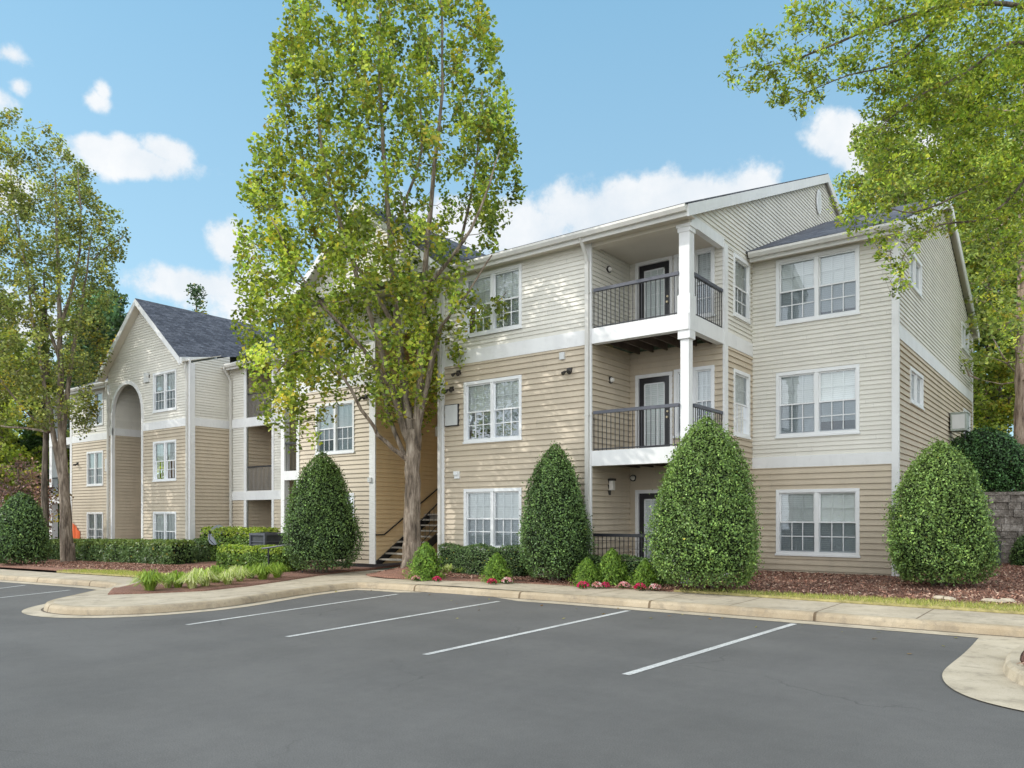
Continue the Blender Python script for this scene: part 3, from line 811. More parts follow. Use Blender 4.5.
for z in (.98, BT1+.04):
    cap = MB(); fE.box(cap, -24.4, -22.62, -.09, -.03, z+.98, z+1.04); o = cap.build('balcony_railing', M['iron'], B2)
    b_ = MB()
    for q in range(20): fE.box(b_, -24.38+q*.09, -24.355+q*.09, -.07, -.055, z, z+.98)
    b_.build('baluster_bars', M['greyrail'], o)
for z in (-.6, 2.45, 5.3): lamp(B2, fEb, -23.2, z, 'round')
tr2.build('trim_boards', M['white'], B2)
# roofs
r = MB(); hw2 = 4.02; gz2 = GZ2+.05; fv = VD_-.36
slab(r, [(GU2-hw2+.4, fv, gz2-GS2*(hw2-.4)), (GU2, fv, gz2), (GU2, 7.2, gz2), (GU2-hw2+.4, 7.2, gz2-GS2*(hw2-.4))])
slab(r, [(GU2+hw2-.4, fv, gz2-GS2*(hw2-.4)), (GU2+hw2-.83, VE_-.3, gz2-GS2*(hw2-.83)), (GU2+1.0, 7.2, gz2-GS2*1.0), (GU2, 7.2, gz2), (GU2, fv, gz2)])
r.build('roof', M['roof'], B2)
r = MB(); vE2 = VE_-.4; rz2 = EV2+.41*5.4
slab(r, [(UDR+.32, vE2, EV2), (-19.8, vE2, EV2), (-19.8, vE2+5.4, rz2), (UDR-2.2, vE2+5.4, rz2)])
slab(r, [(-38.5, -2.85, EV2), (UDL+.3, -2.85, EV2), (UDL+2.5, 2.4, EV2+.41*5.2), (-38.5, 2.4, EV2+.41*5.2)])
slab(r, [(-40.9, -2.85, EV2-.01), (-38.52, -2.85, EV2-.01), (-38.52, 2.4, EV2+.41*5.2-.01), (-40.9, 2.4, EV2+.41*5.2-.01)])
r.build('roof', M['roof'], B2)
hh = hw2-.4
rake1(B2, ('F', fv-.015), (GU2-hh, gz2-GS2*hh), (GU2, gz2), .30); rake1(B2, ('F', fv-.015), (GU2, gz2), (GU2+hh, gz2-GS2*hh), .30)
fa = MB()
zz0, zz1 = gz2-GS2*hh, gz2-GS2*(hw2-.83)
p = [(GU2+hh+.02, fv, zz0+.0+ZC), (GU2+hh-.42, VE_-.3, zz1+.0+ZC), (GU2+hh-.42, VE_-.3, zz1-.25+ZC), (GU2+hh+.02, fv, zz0-.25+ZC)]
fa.prism(p, (.05, .03, 0))
fa.build('rake_board', M['white'], B2)
m = MB(); m.prism([(UDR+.0, VD_-.3, SOF2+ZC), (GU2+hh, VD_-.3, SOF2+ZC), (GU2+hh-.35, VE_-.4, SOF2+.5+ZC), (UDR+.0, VE_-.4, SOF2+.5+ZC)], (0, 0, .03)); 
m.box(UDR, -20, vE2, VE_+.05, SOF2+ZC, SOF2+.03+ZC); m.box(-40.8, UDL, -2.8, -2.4, SOF2+ZC, SOF2+.03+ZC)
# sloping soffit under the gable overhang
for sg in (-1, 1):
    m.prism([(GU2, fv+.03, gz2-.22+ZC), (GU2+sg*hh, fv+.03, gz2-.22-GS2*hh+ZC), (GU2+sg*hh, VD_+.02, gz2-.22-GS2*hh+ZC), (GU2, VD_+.02, gz2-.22+ZC)], (0, 0, .03))
    m.prism([(GU, VCc-.40, gz-.22+ZC), (GU+sg*ghw, VCc-.40, gz-.22-GS*ghw+ZC), (GU+sg*ghw, VCc+.02, gz-.22-GS*ghw+ZC), (GU, VCc+.02, gz-.22+ZC)], (0, 0, .03))
m.build('soffit', M['cream'], B2)
gutter(B2, UDR+.35, -20, vE2, EV2-.02); gutter(B2, -40.9, UDL-.05, -2.85, EV2-.02)
downspout(B2, fE, UDR+.22, EV2-.1, G2, .4, .05); downspout(B2, fD, UDR-.1, SOF2+.15, G2, .2, .045); downspout(B2, fD, UDL+.12, SOF2-.1, G2, .2, .04)

# ================================================================== GROUND
def sheet(name, poly, zf, mat, step=None, label=None, cat=None, kind='structure', lump=0, skirt=0):
    """polygon (u,v) cut along a grid and lifted to zf(u,v); skirt>0 gives it a vertical edge of that height"""
    bm = bmesh.new(); vs = [bm.verts.new((x, y, 0)) for x, y in poly]; bm.faces.new(vs)
    xs = [p[0] for p in poly]; ys = [p[1] for p in poly]
    cuts = [(0, c_) for c_ in (-8.0, -70.0) if min(xs) < c_ < max(xs)]
    if step:
        x = math.ceil(min(xs)/step)*step
        while x < max(xs): cuts.append((0, x)); x += step
        y = math.ceil(min(ys)/step)*step
        while y < max(ys): cuts.append((1, y)); y += step
    for ax, c in cuts:
        bmesh.ops.bisect_plane(bm, geom=bm.verts[:]+bm.edges[:]+bm.faces[:], plane_co=(c, 0, 0) if ax == 0 else (0, c, 0), plane_no=(1, 0, 0) if ax == 0 else (0, 1, 0), dist=1e-5)
    bmesh.ops.triangulate(bm, faces=[f for f in bm.faces if len(f.verts) > 4])
    bedges = [e for e in bm.edges if len(e.link_faces) == 1]
    bv = {v for e in bedges for v in e.verts}
    for v in bm.verts:
        z = zf(v.co.x, v.co.y)
        if lump and v not in bv: z += random.uniform(0, lump)
        v.co.z = z
    if skirt:
        r_ = bmesh.ops.extrude_edge_only(bm, edges=bedges)
        for g in r_['geom']:
            if isinstance(g, bmesh.types.BMVert): g.co.z -= skirt
    bmesh.ops.recalc_face_normals(bm, faces=bm.faces)
    me = bpy.data.meshes.new(name); bm.to_mesh(me); bm.free()
    # make the top face upwards
    up = sum(p.normal.z * p.area for p in me.polygons)
    if up < 0: me.flip_normals()
    if lump: me.polygons.foreach_set('use_smooth', [True]*len(me.polygons))
    o = link(name, me, mat); tag(o, label, cat, kind=kind); return o

def big(u, v):
    return asph(max(u, -70), v) - .06
sheet('ground', [(-400, -80), (300, -80), (300, 400), (-400, 400)], big, M['ground'], None, 'rough ground around the apartment grounds', 'ground')
sheet('road', [(-90, -60), (40, -60), (40, -4), (-90, -4)], lambda u, v: asph(u, v), M['asphalt'], None, 'dark grey asphalt car park surface', 'asphalt')
curbline = [(14, -6.72), (3, -6.74), (-4, -6.88), (-10.75, -7.08), (-11.05, -7.25), (-10.95, -8.2), (-10.62, -9.5), (-10.05, -11), (-9.9, -11.7), (-9.97, -12.5), (-10.25, -13.15), (-10.7, -13.6), (-11.3, -13.85), (-12, -13.9), (-12.7, -13.75), (-13.3, -13.4), (-13.9, -12.8), (-14.9, -11.85), (-15.9, -10.85), (-16.6, -10.45), (-18, -10.36), (-23, -10.6), (-70, -10.9)]
def chaikin(pl, closed=False, it=2):
    for _ in range(it):
        out = [] if closed else [pl[0]]
        for i in range(len(pl) if closed else len(pl)-1):
            a, b = pl[i], pl[(i+1) % len(pl)]
            if math.hypot(b[0]-a[0], b[1]-a[1]) > 3.5: out += [(a[0]*.93+b[0]*.07, a[1]*.93+b[1]*.07), (a[0]*.07+b[0]*.93, a[1]*.07+b[1]*.93)]
            else: out += [(a[0]*.75+b[0]*.25, a[1]*.75+b[1]*.25), (a[0]*.25+b[0]*.75, a[1]*.25+b[1]*.75)]
        if not closed: out.append(pl[-1])
        pl = out
    return pl
curbline = chaikin(curbline)
def off(pl, d):
    out = []
    for i, p in enumerate(pl):
        a = pl[max(0, i-1)]; b = pl[min(len(pl)-1, i+1)]
        dx, dy = b[0]-a[0], b[1]-a[1]; L = math.hypot(dx, dy); out.append((p[0]-dy/L*d, p[1]+dx/L*d))
    return out
gut = off(curbline, .36); inn = off(curbline, -.17)
def strip(name, la, lb, za, zb, mat, label, cat):
    mb = MB()
    for i in range(len(la)-1):
        q = [la[i], la[i+1], lb[i+1], lb[i]]
        mb.quad(*[(p[0], p[1], asph(*p) + (za if k in (0, 1) else zb)) for k, p in enumerate(q)])
    return mb
grime = simple('kerb_foot_grime', (.16, .13, .10), .95, .5, 3, streak=False)
gm_ = MB(); l0, l1 = off(curbline, .004), off(curbline, .045)
for i in range(len(curbline)-1): gm_.quad(*[(p[0], p[1], asph(*p)+.0155) for p in (l0[i], l0[i+1], l1[i+1], l1[i])])
o = gm_.build('gutter_grime', grime); tag(o, 'dark line of grit along the foot of the kerb', 'grit', kind='structure')
m = strip('g', curbline, gut, .012, .006, None, 0, 0); o = m.build('gutter_pan', M['gutter']); tag(o, 'pale concrete gutter strip along the foot of the kerb', 'gutter', kind='structure')
# kerb: rounded section
prof = [(0, 0), (.02, .10), (.045, .138), (.08, .152), (.17, .156)]
m = MB()
lines = [off(curbline, -a) for a, _ in prof]
for k in range(len(prof)-1):
    for i in range(len(curbline)-1):
        q = [(lines[k][i], prof[k][1]), (lines[k][i+1], prof[k][1]), (lines[k+1][i+1], prof[k+1][1]), (lines[k+1][i], prof[k+1][1])]
        m.quad(*[(p[0], p[1], asph(*p)+z) for p, z in q])
o = m.build('kerb', M['curb'], smooth=True); tag(o, 'weathered tan concrete kerb edging the pavement and planted island', 'kerb', kind='structure')
walkpoly = inn + [(-70, -9.3), (-22, -9.1), (-16.4, -9.0), (-15.6, -6.2), (-14.5, -4.2), (-14.5, -1), (-11.2, -1), (-11.2, -4.6), (-10, -5.2), (-6, -4.8), (-3.5, -4.4), (14, -4.4)]
sheet('pavement', walkpoly, lambda u, v: asph(u, v)+.156, M['walk'], None, 'light concrete pavement between the car park and the planting beds', 'pavement')
M1 = [(-12.9, -5.15), (-12.2, -5.6), (-11.3, -5.92), (-10.0, -5.8), (-7, -5.25), (-3.5, -4.97), (14, -4.97), (14, 5), (-11.22, 5), (-11.22, -3.7), (-12.3, -3.9), (-12.75, -4.5)]
sheet('mulch_bed', M1, lambda u, v: bed(u, v)+.025, M['mulch'], .22, 'red brown mulch bed in front of the main block', 'mulch', lump=.03, skirt=.05)
M2 = [(-62, -8.3), (-26, -8.3), (-19.5, -8.6), (-16.6, -9.6), (-14.6, -11.5), (-13.3, -12.2), (-12.75, -11.6), (-12.2, -10.6), (-12.45, -9.3), (-13.15, -7.7), (-13.7, -6.6), (-14.55, -4.6), (-14.6, -1), (-14.6, 0), (-62, 0)]
sheet('mulch_bed', M2, lambda u, v: bed(u, v)+.025, M['mulch'], .3, 'red brown mulch bed around the left building and the island', 'mulch', lump=.03, skirt=.05)
# flume on the right
fl = [tuple(onasph(x, y).xy) for x, y in ((987, 634.5), (966, 653), (948, 667), (942.5, 673), (942, 679), (946, 685.5), (955, 692), (968, 698), (985, 703.5), (1005, 708.5), (1024, 712.5))]
fl = chaikin([(fl[0][0]-.05, -7.09)] + fl[1:]) + [(7, -12.6), (12, -13), (12, -7.09)]
sheet('gutter_apron', fl, lambda u, v: .014, M['gutter'], .8, 'pale concrete apron curving beside the right hand island', 'concrete apron')
isl = [(3.55, -7.35), (3.2, -7.75), (3.0, -8.3), (2.93, -8.9), (2.93, -9.5), (3.0, -10.1), (3.2, -10.6), (3.6, -10.95), (4.5, -11.3), (9, -11.8), (9, -7.3), (4.2, -7.2)]
isl = chaikin(isl, True); m = MB()
def inset(poly, d):
    n_ = len(poly); out = []
    for i in range(n_):
        a, p, b = Vector(poly[i-1]), Vector(poly[i]), Vector(poly[(i+1) % n_])
        t_ = (b-a).normalized(); nn = Vector((-t_.y, t_.x)); out.append(tuple(p + nn*d))
    return out
rings = [(isl, .0), (inset(isl, .03), .11), (inset(isl, .07), .14), (inset(isl, .17), .145)]
n_ = len(isl)
for (ra, za), (rb, zb) in zip(rings[:-1], rings[1:]):
    for i in range(n_):
        j = (i+1) % n_
        m.quad((*ra[i], za), (*ra[j], za), (*rb[j], zb), (*rb[i], zb))
o = m.build('kerb', M['gutter'], smooth=True); tag(o, 'pale rounded kerb of the small island at the right edge', 'kerb', kind='structure')
sheet('mulch_bed', inset(isl, .165), lambda u, v: .13, M['mulch'], .15, 'mulch filling the small island at the right edge', 'mulch', lump=.04)
# parking lines
for i, (a, b) in enumerate((((-8.04, -13.39), (-8.95, -7.75)), ((-5.69, -13.17), (-6.1, -7.6)), ((-3.06, -13.0), (-3.2, -7.35)), ((-.4, -12.53), (-.17, -7.25)), ((-18.5, -13.9), (-20.6, -11.1)), ((-15.9, -14.9), (-17.5, -11.2)))):
    a = Vector(a); b = Vector(b); d = (b-a).normalized(); nn = Vector((-d.y, d.x))*.052
    m = MB(); K = 12
    for k in range(K):
        p, q = a.lerp(b, k/K), a.lerp(b, (k+1)/K)
        m.quad(*[(x.x, x.y, asph(x.x, x.y)+.005) for x in (p+nn, q+nn, q-nn, p-nn)])
    o = m.build('parking_line', M['mark']); tag(o, ['faded white bay line nearest the planted island', 'white bay line second from the planted island', 'white bay line in the middle of the car park', 'white bay line nearest the right hand island', 'faint bay line left of the island, farther one', 'faint bay line left of the island, nearer one'][i], 'parking line', 'painted parking bay lines', 'structure')

# ================================================================== PLANTS
def quads_mesh(name, V_, cols, mat, parent=None):
    """V_: (n,4,3) array of leaf quads, cols: (n,3)"""
    n = len(V_); me = bpy.data.meshes.new(name)
    me.vertices.add(4*n); me.vertices.foreach_set('co', V_.astype(np.float32).ravel())
    me.loops.add(4*n); me.loops.foreach_set('vertex_index', np.arange(4*n, dtype=np.int32))
    me.polygons.add(n); me.polygons.foreach_set('loop_start', np.arange(0, 4*n, 4, dtype=np.int32))
    me.update(calc_edges=True)
    ca = me.color_attributes.new('Col', 'FLOAT_COLOR', 'POINT')
    c = np.ones((4*n, 4), np.float32); c[:, :3] = np.repeat(cols, 4, axis=0); ca.data.foreach_set('color', c.ravel())
    return link(name, me, mat, parent)
def unit(a): return a / (np.linalg.norm(a, axis=-1, keepdims=True) + 1e-9)
def leaves(P_, size, nrm=None, spread=1.0, aspect=.62, droop=.3):
    n = len(P_)
    d = rng.normal(size=(n, 3)); d[:, 2] -= droop; d = unit(d)
    if nrm is None:
        nn = rng.normal(size=(n, 3)); nn[:, 2] = np.abs(nn[:, 2]) + .25
    else: nn = nrm + rng.normal(size=(n, 3))*spread
    nn = unit(nn); s = unit(np.cross(nn, d)); d = unit(np.cross(s, nn))
    L = (size * rng.uniform(.65, 1.3, n))[:, None]
    w = L*aspect*.5
    return np.stack([P_ - d*L*.5, P_ - d*L*.02 + s*w, P_ + d*L*.5, P_ - d*L*.02 - s*w], axis=1)
def palette(n, base, var=.25, yellow=.0, shade=None):
    base = np.array(base); c = base[rng.integers(0, len(base), n)] * np.exp(rng.normal(0, var, n))[:, None]
    if yellow:
        k = rng.random(n) < yellow; c[k] = np.array((.55, .45, .07)) * rng.uniform(.6, 1.1, k.sum())[:, None]
    if shade is not None: c = c * shade[:, None]
    return np.clip(c, .003, .8)
GREEN = [(0.302, 0.366, 0.064), (0.232, 0.306, 0.055), (0.402, 0.433, 0.082), (0.172, 0.246, 0.055), (0.343, 0.383, 0.055)]
LIME = [(0.392, 0.462, 0.063), (0.308, 0.406, 0.056), (0.238, 0.336, 0.056)]
DEEP = [(0.068, 0.128, 0.033), (0.090, 0.165, 0.038), (0.053, 0.105, 0.030)]

def limb_mesh(mb, pts, r0, r1, seg=7, wob=.0):
    pts = [Vector(p) for p in pts]; out = []
    for i in range(len(pts)-1):
        for k in range(4):
            t = k/4; p0 = pts[max(i-1, 0)]; p1 = pts[i]; p2 = pts[i+1]; p3 = pts[min(i+2, len(pts)-1)]
            q = .5*((2*p1)+(p2-p0)*t+(2*p0-5*p1+4*p2-p3)*t*t+(3*p1-p0-3*p2+p3)*t**3)
            out.append(q + Vector((random.gauss(0, wob), random.gauss(0, wob), 0)))
    out.append(pts[-1]); n = len(out)
    rad = [r0 + (r1-r0)*(i/(n-1))**.8 for i in range(n)]
    mb.tube(out, rad, seg); return out, rad

def grow(root, limbs, centres, rads, nleaf, size, pal, barkm, yellow=.03, aspect=.62, twig=.012, trunk_name='trunk', yel_c=.0, flat=.8, tintf=None, lmat=None, droop=.3, stretch=1.0):
    """limbs: list of (pts, r0, r1, seg). centres: leaf clump centres (n,3)"""
    mb = MB(); nodes = []; nr = []
    for (pts, r0, r1, seg) in limbs:
        o, rd = limb_mesh(mb, pts, r0, r1, seg, .015); nodes += o[2:]; nr += rd[2:]
    NA = np.array([tuple(x) for x in nodes])
    order = np.argsort([np.min(np.linalg.norm(NA - c, axis=1)) for c in centres]) if len(centres) else []
    NA = list(map(tuple, NA)); arr = np.array(NA)
    for ci in order:
        c = centres[ci]
        dd = arr - c; cost = np.linalg.norm(dd, axis=1) + np.maximum(0, dd[:, 2])*1.2
        j = int(np.argmin(cost)); p = arr[j]; L = np.linalg.norm(p-c)
        if L < .05: continue
        mid = (p+c)/2 + np.array((random.gauss(0, .06), random.gauss(0, .06), -.10*L + random.gauss(0, .05)))
        tr = max(twig*.6, min(twig*2.2, twig*L))
        mb.tube([tuple(p), tuple(mid), tuple(c)], [tr, tr*.75, tr*.35], 4, cap=False)
        arr = np.vstack([arr, mid, c])
    tk = mb.build(trunk_name, barkm, root, smooth=True)
    Ps = []; Cs = []
    for c, r in zip(centres, rads):
        n = max(6, int(nleaf * (r/.45)**2 * rng.uniform(.6, 1.3)))
        q = rng.normal(size=(n, 3)); q = unit(q) * (rng.random(n)**.45)[:, None] * r * np.array((1, 1, flat))
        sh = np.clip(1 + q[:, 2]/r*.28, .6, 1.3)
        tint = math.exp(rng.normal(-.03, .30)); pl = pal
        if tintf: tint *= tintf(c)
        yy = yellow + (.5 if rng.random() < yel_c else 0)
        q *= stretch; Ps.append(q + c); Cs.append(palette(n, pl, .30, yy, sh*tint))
    Ps = np.concatenate(Ps); Cs = np.concatenate(Cs)
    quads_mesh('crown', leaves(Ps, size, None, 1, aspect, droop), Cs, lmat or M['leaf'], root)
    return tk

# ---- the large tree before the staircase passage
YT = 21.5
def T(px, py, dy=0): return at(px, YT+dy, zat(py, YT+dy))
base = at(412, YT, 0); base.z = bed(base.x, base.y) - .1
t2 = thing('shade_tree', base, 'tall full shade tree with pale forked trunk in front of the staircase passage', 'tree')
# crown silhouette: height -> left and right edge, by bearing at the trunk's depth
prof2 = [(455, 296, 312), (430, 272, 330), (418, 262, 446), (395, 252, 454), (370, 243, 458), (345, 238, 490), (328, 236, 520), (310, 234, 522), (270, 234, 520), (230, 236, 505), (200, 238, 528), (180, 240, 530), (150, 256, 522), (100, 264, 518), (50, 276, 508), (0, 292, 484), (-50, 320, 450), (-90, 355, 410)]
voids = [((374, 212), 20, 30), ((462, 225), 26, 30), ((447, 130), 12, 48), ((366, 135), 12, 26), ((398, 160), 9, 40), ((350, 415), 30, 34), ((492, 268), 18, 22), ((375, 345), 17, 34), ((508, 215), 10, 26), ((300, 100), 7, 25), ((330, 90), 6, 40), ((430, 200), 9, 40), ((300, 225), 8, 30), ((330, 440), 22, 60), ((268, 250), 7, 26), ((345, 350), 10, 12), ((445, 40), 8, 30), ((404, 60), 7, 36), ((470, 80), 7, 28)]
def sample_prof(prof, n, YY, dmax, voids=(), ins=0):
    ys = np.array([p[0] for p in prof][::-1], float); ls = np.array([p[1] for p in prof][::-1], float); rs = np.array([p[2] for p in prof][::-1], float)
    out = []
    while len(out) < n:
        py = random.uniform(ys[0], ys[-1]); l = np.interp(py, ys, ls); r = np.interp(py, ys, rs)-ins; l += ins
        if r <= l: continue
        if random.random() > (r-l)/290: continue
        x = random.uniform(l, r); c = (l+r)/2; h = (r-l)/2
        if any(((x-a[0])/rx)**2 + ((py-a[1])/ry)**2 < random.uniform(.55, 1.1) for a, rx, ry in voids): continue
        dm = dmax*math.sqrt(max(.05, 1-((x-c)/h)**2)); dy = random.uniform(-dm, dm)
        if random.random() < .35: dy = math.copysign(dm*random.uniform(.7, 1), dy)
        # keep the true size of the crown: bearing scaled about the trunk depth
        p = at(x, YY, zat(py, YY)); d = Vector((D2[0]*0-.606, D2[1], 0)).normalized()
        out.append((p.x + d.x*dy, p.y + d.y*dy, p.z))
    return np.array(out)
cent = sample_prof(prof2, 1330, YT, 2.8, voids, 9)
rad = rng.uniform(.18, .42, len(cent))
L2 = [([base-Vector((0, 0, .25)), T(412, 520), T(413, 470), T(414, 430)], .265, .19, 14),
      ([T(413, 455), T(396, 400), T(372, 320), T(345, 240), T(322, 150), T(315, 60)], .12, .022, 8),
      ([T(413, 450), T(404, 380, .3), T(395, 300, .6), T(388, 200, .8), T(380, 90, .6), T(380, -60, .4)], .155, .025, 9),
      ([T(416, 450), T(420, 380, -.2), T(424, 290, -.5), T(432, 190, -.6), T(442, 90, -.4), T(440, -30)], .13, .022, 8),
      ([T(416, 440), T(433, 360, .3), T(452, 280, .6), T(472, 190, .8), T(482, 90, .6)], .085, .025, 7),
      ([T(417, 430), T(436, 340, -.8), T(462, 300, -1.4), T(492, 255, -1.7)], .065, .02, 7),
      ([T(411, 462), T(385, 442, -.4), T(362, 410, -.8), T(338, 370, -1.0), T(300, 350, -1.2), T(275, 375, -1.3)], .075, .015, 7),
      ([T(409, 465), T(390, 420, .3), T(378, 372, .6), T(352, 338, .9), T(320, 300, 1.2), T(280, 270, 1.2)], .08, .015, 7),
      ([T(398, 400), T(360, 345, -1), T(310, 290, -1.8), T(272, 220, -1.9)], .08, .015, 6),
      ([T(398, 330, .5), T(352, 260, 1.2), T(300, 190, 1.8), T(285, 110, 1.8)], .08, .015, 6),
      ([T(424, 290, -.5), T(470, 230, -1.6), T(500, 150, -1.8)], .07, .015, 6),
      ([T(390, 240, .8), T(420, 150, 1.8), T(415, 40, 2)], .07, .015, 6)]
# root flare
for a_ in range(6):
    an = a_*math.pi/3+.3; L2.append(([base+Vector((math.cos(an)*.55, math.sin(an)*.55, -.12)), base+Vector((math.cos(an)*.22, math.sin(an)*.22, .12)), base+Vector((math.cos(an)*.1, math.sin(an)*.1, .8))], .05, .16, 7))
grow(t2, L2, cent, rad, 100, .122, GREEN, M['bark'], .05, .8, .014, yel_c=.07, stretch=np.array((.86, .86, 1.55)))

# ---- left tree
YT = 33.0
b1_ = at(68, YT, 0); b1_.z = bed(b1_.x, b1_.y) - .1
t1 = thing('shade_tree', b1_, 'slender upright tree with brown trunk at the left end of the long hedge', 'tree')
prof1 = [(430, 30, 78), (410, -40, 96), (390, -60, 98), (350, -60, 108), (300, -60, 112), (260, -50, 118), (235, -40, 130), (210, -35, 122), (180, -10, 88), (158, 6, 84), (146, 14, 80), (134, 24, 70)]
v1 = [((105, 225), 8, 16), ((30, 415), 26, 26), ((52, 250), 7, 14), ((82, 270), 8, 18), ((10, 300), 10, 14), ((110, 300), 9, 40), ((105, 200), 12, 9), ((40, 330), 7, 10), ((64, 200), 5, 12)]
cent = sample_prof(prof1, 860, YT, 2.7, v1, 9); rad = rng.uniform(.24, .44, len(cent))
L1 = [([b1_-Vector((0, 0, .2)), T(66, 530), T(64, 480), T(61, 420), T(60, 350), T(58, 260), T(55, 170)], .31, .03, 12),
      ([T(64, 490), T(55, 440), T(44, 380), T(30, 300), T(18, 220)], .16, .02, 7),
      ([T(62, 440), T(72, 360), T(84, 290), T(92, 230)], .13, .02, 7),
      ([T(50, 432), T(30, 415, -1), T(0, 380, -2), T(-30, 340, -2)], .07, .02, 6),
      ([T(50, 432), T(25, 428, .5), T(-5, 424, 1), T(-40, 400, 1)], .07, .02, 6),
      ([T(60, 360), T(35, 290, 1), T(15, 220, 2), T(10, 160, 2)], .09, .02, 6),
      ([T(60, 330), T(80, 250, -1), T(78, 170, -1)], .09, .02, 6), ([T(92, 260), T(110, 245), T(126, 236)], .04, .01, 5)]
for a_ in range(5):
    an = a_*math.pi/2.5; L1.append(([b1_+Vector((math.cos(an)*.6, math.sin(an)*.6, -.1)), b1_+Vector((math.cos(an)*.22, math.sin(an)*.22, .15)), b1_+Vector((math.cos(an)*.1, math.sin(an)*.1, .9))], .05, .16, 7))
GREEN1 = [(0.281, 0.302, 0.091), (0.224, 0.258, 0.082), (0.356, 0.355, 0.112), (0.169, 0.207, 0.072)]
grow(t1, L1, cent, rad, 80, .125, GREEN1, M['bark'], .04, .8, .016, yel_c=.05, stretch=np.array((.9, .9, 1.45)))

# ---- overhanging tree at the right
YT = 13.5
b3 = at(1230, 14.5, 0); b3.z = .3
t3 = thing('overhanging_tree', b3, 'large tree whose leafy branches hang into the top right corner', 'tree')
def blobs(lst, YY):
    C = []; R_ = []
    for (px, py, rx, ry, n, dy, rr) in lst:
        for _ in range(int(n*1.6)):
            while True:
                a, b, c = random.uniform(-1, 1), random.uniform(-1, 1), random.uniform(-1, 1)
                if a*a+b*b+c*c < 1: break
            Y = YY+dy; p = at(px+a*rx, Y, zat(py+b*ry, Y)); dd = c*max(rx, ry)*Y/FPX*1.1
            C.append((p.x-.606*dd, p.y+.7955*dd, p.z)); R_.append(rr*random.uniform(.6, 1.2))
    return np.array(C), np.array(R_)
bl = [(765, 62, 44, 20, 26, 0, .2), (748, 50, 22, 10, 8, 0, .15), (800, 92, 24, 22, 18, 0, .18), (775, 95, 16, 14, 8, 0, .15), (830, 30, 50, 42, 52, 0, .22), (835, 78, 22, 10, 7, .3, .15), (895, 30, 60, 60, 75, .3, .25), (965, 40, 70, 75, 110, .6, .28), (900, 95, 34, 40, 34, .2, .22),
      (870, 130, 26, 26, 14, .2, .18), (925, 130, 55, 50, 66, .3, .25), (1000, 130, 60, 60, 80, .5, .28), (905, 185, 48, 34, 36, .2, .2), (975, 200, 60, 32, 50, .4, .24), (850, 200, 22, 16, 10, 0, .16), (866, 222, 26, 18, 16, 0, .17), (905, 232, 26, 14, 12, 0, .16),
      (895, 258, 16, 22, 13, -.1, .15), (900, 283, 12, 14, 9, -.1, .13), (885, 245, 14, 14, 7, 0, .13), (930, 225, 18, 12, 7, 0, .15), (1010, 240, 30, 22, 18, .6, .2), (1060, 60, 90, 90, 80, .8, .3), (1060, 190, 60, 60, 44, .8, .3), (1015, 285, 26, 34, 16, 1.5, .24), (1030, 340, 26, 30, 12, 2.5, .25)]
cent, rad = blobs(bl, YT)
def T3(px, py, dy=0): return at(px, YT+dy, zat(py, YT+dy))
fork = b3 + Vector((0, 0, 3.6))
L3 = [([b3-Vector((0, 0, .3)), b3+Vector((0, 0, 2)), fork, fork+Vector((0, 0, 3)), fork+Vector((-.2, .2, 7))], .32, .10, 12),
      ([fork, T3(1150, 90, .6), T3(1050, 15, .4), T3(960, 5, .2), T3(880, 26), T3(800, 58), T3(765, 66)], .075, .008, 8),
      ([fork, T3(1140, 110, .5), T3(1030, 42, .4), T3(960, 76, .2), T3(910, 102), T3(870, 138)], .06, .006, 7),
      ([fork, T3(1130, 190, .5), T3(1040, 160, .4), T3(970, 190, .2), T3(915, 212), T3(880, 204)], .045, .006, 6),
      ([T3(1040, 160, .4), T3(990, 215, .3), T3(940, 225, .2), T3(908, 250), T3(898, 282)], .03, .006, 5),
      ([fork+Vector((0, 0, 2)), T3(1100, -20, .8), T3(1010, -40, .6), T3(920, -20, .3)], .06, .01, 7),
      ([T3(960, 5, .2), T3(900, 60, .2), T3(850, 75, .1), T3(800, 95, 0)], .03, .005, 5)]
OAK = [(0.319, 0.387, 0.053), (0.238, 0.320, 0.053), (0.406, 0.448, 0.069), (0.159, 0.246, 0.044), (0.366, 0.403, 0.053)]
grow(t3, L3, cent, rad*.85, 190, .081, OAK, M['bark_dark'], .03, .5, .008, yel_c=.03, droop=.5)

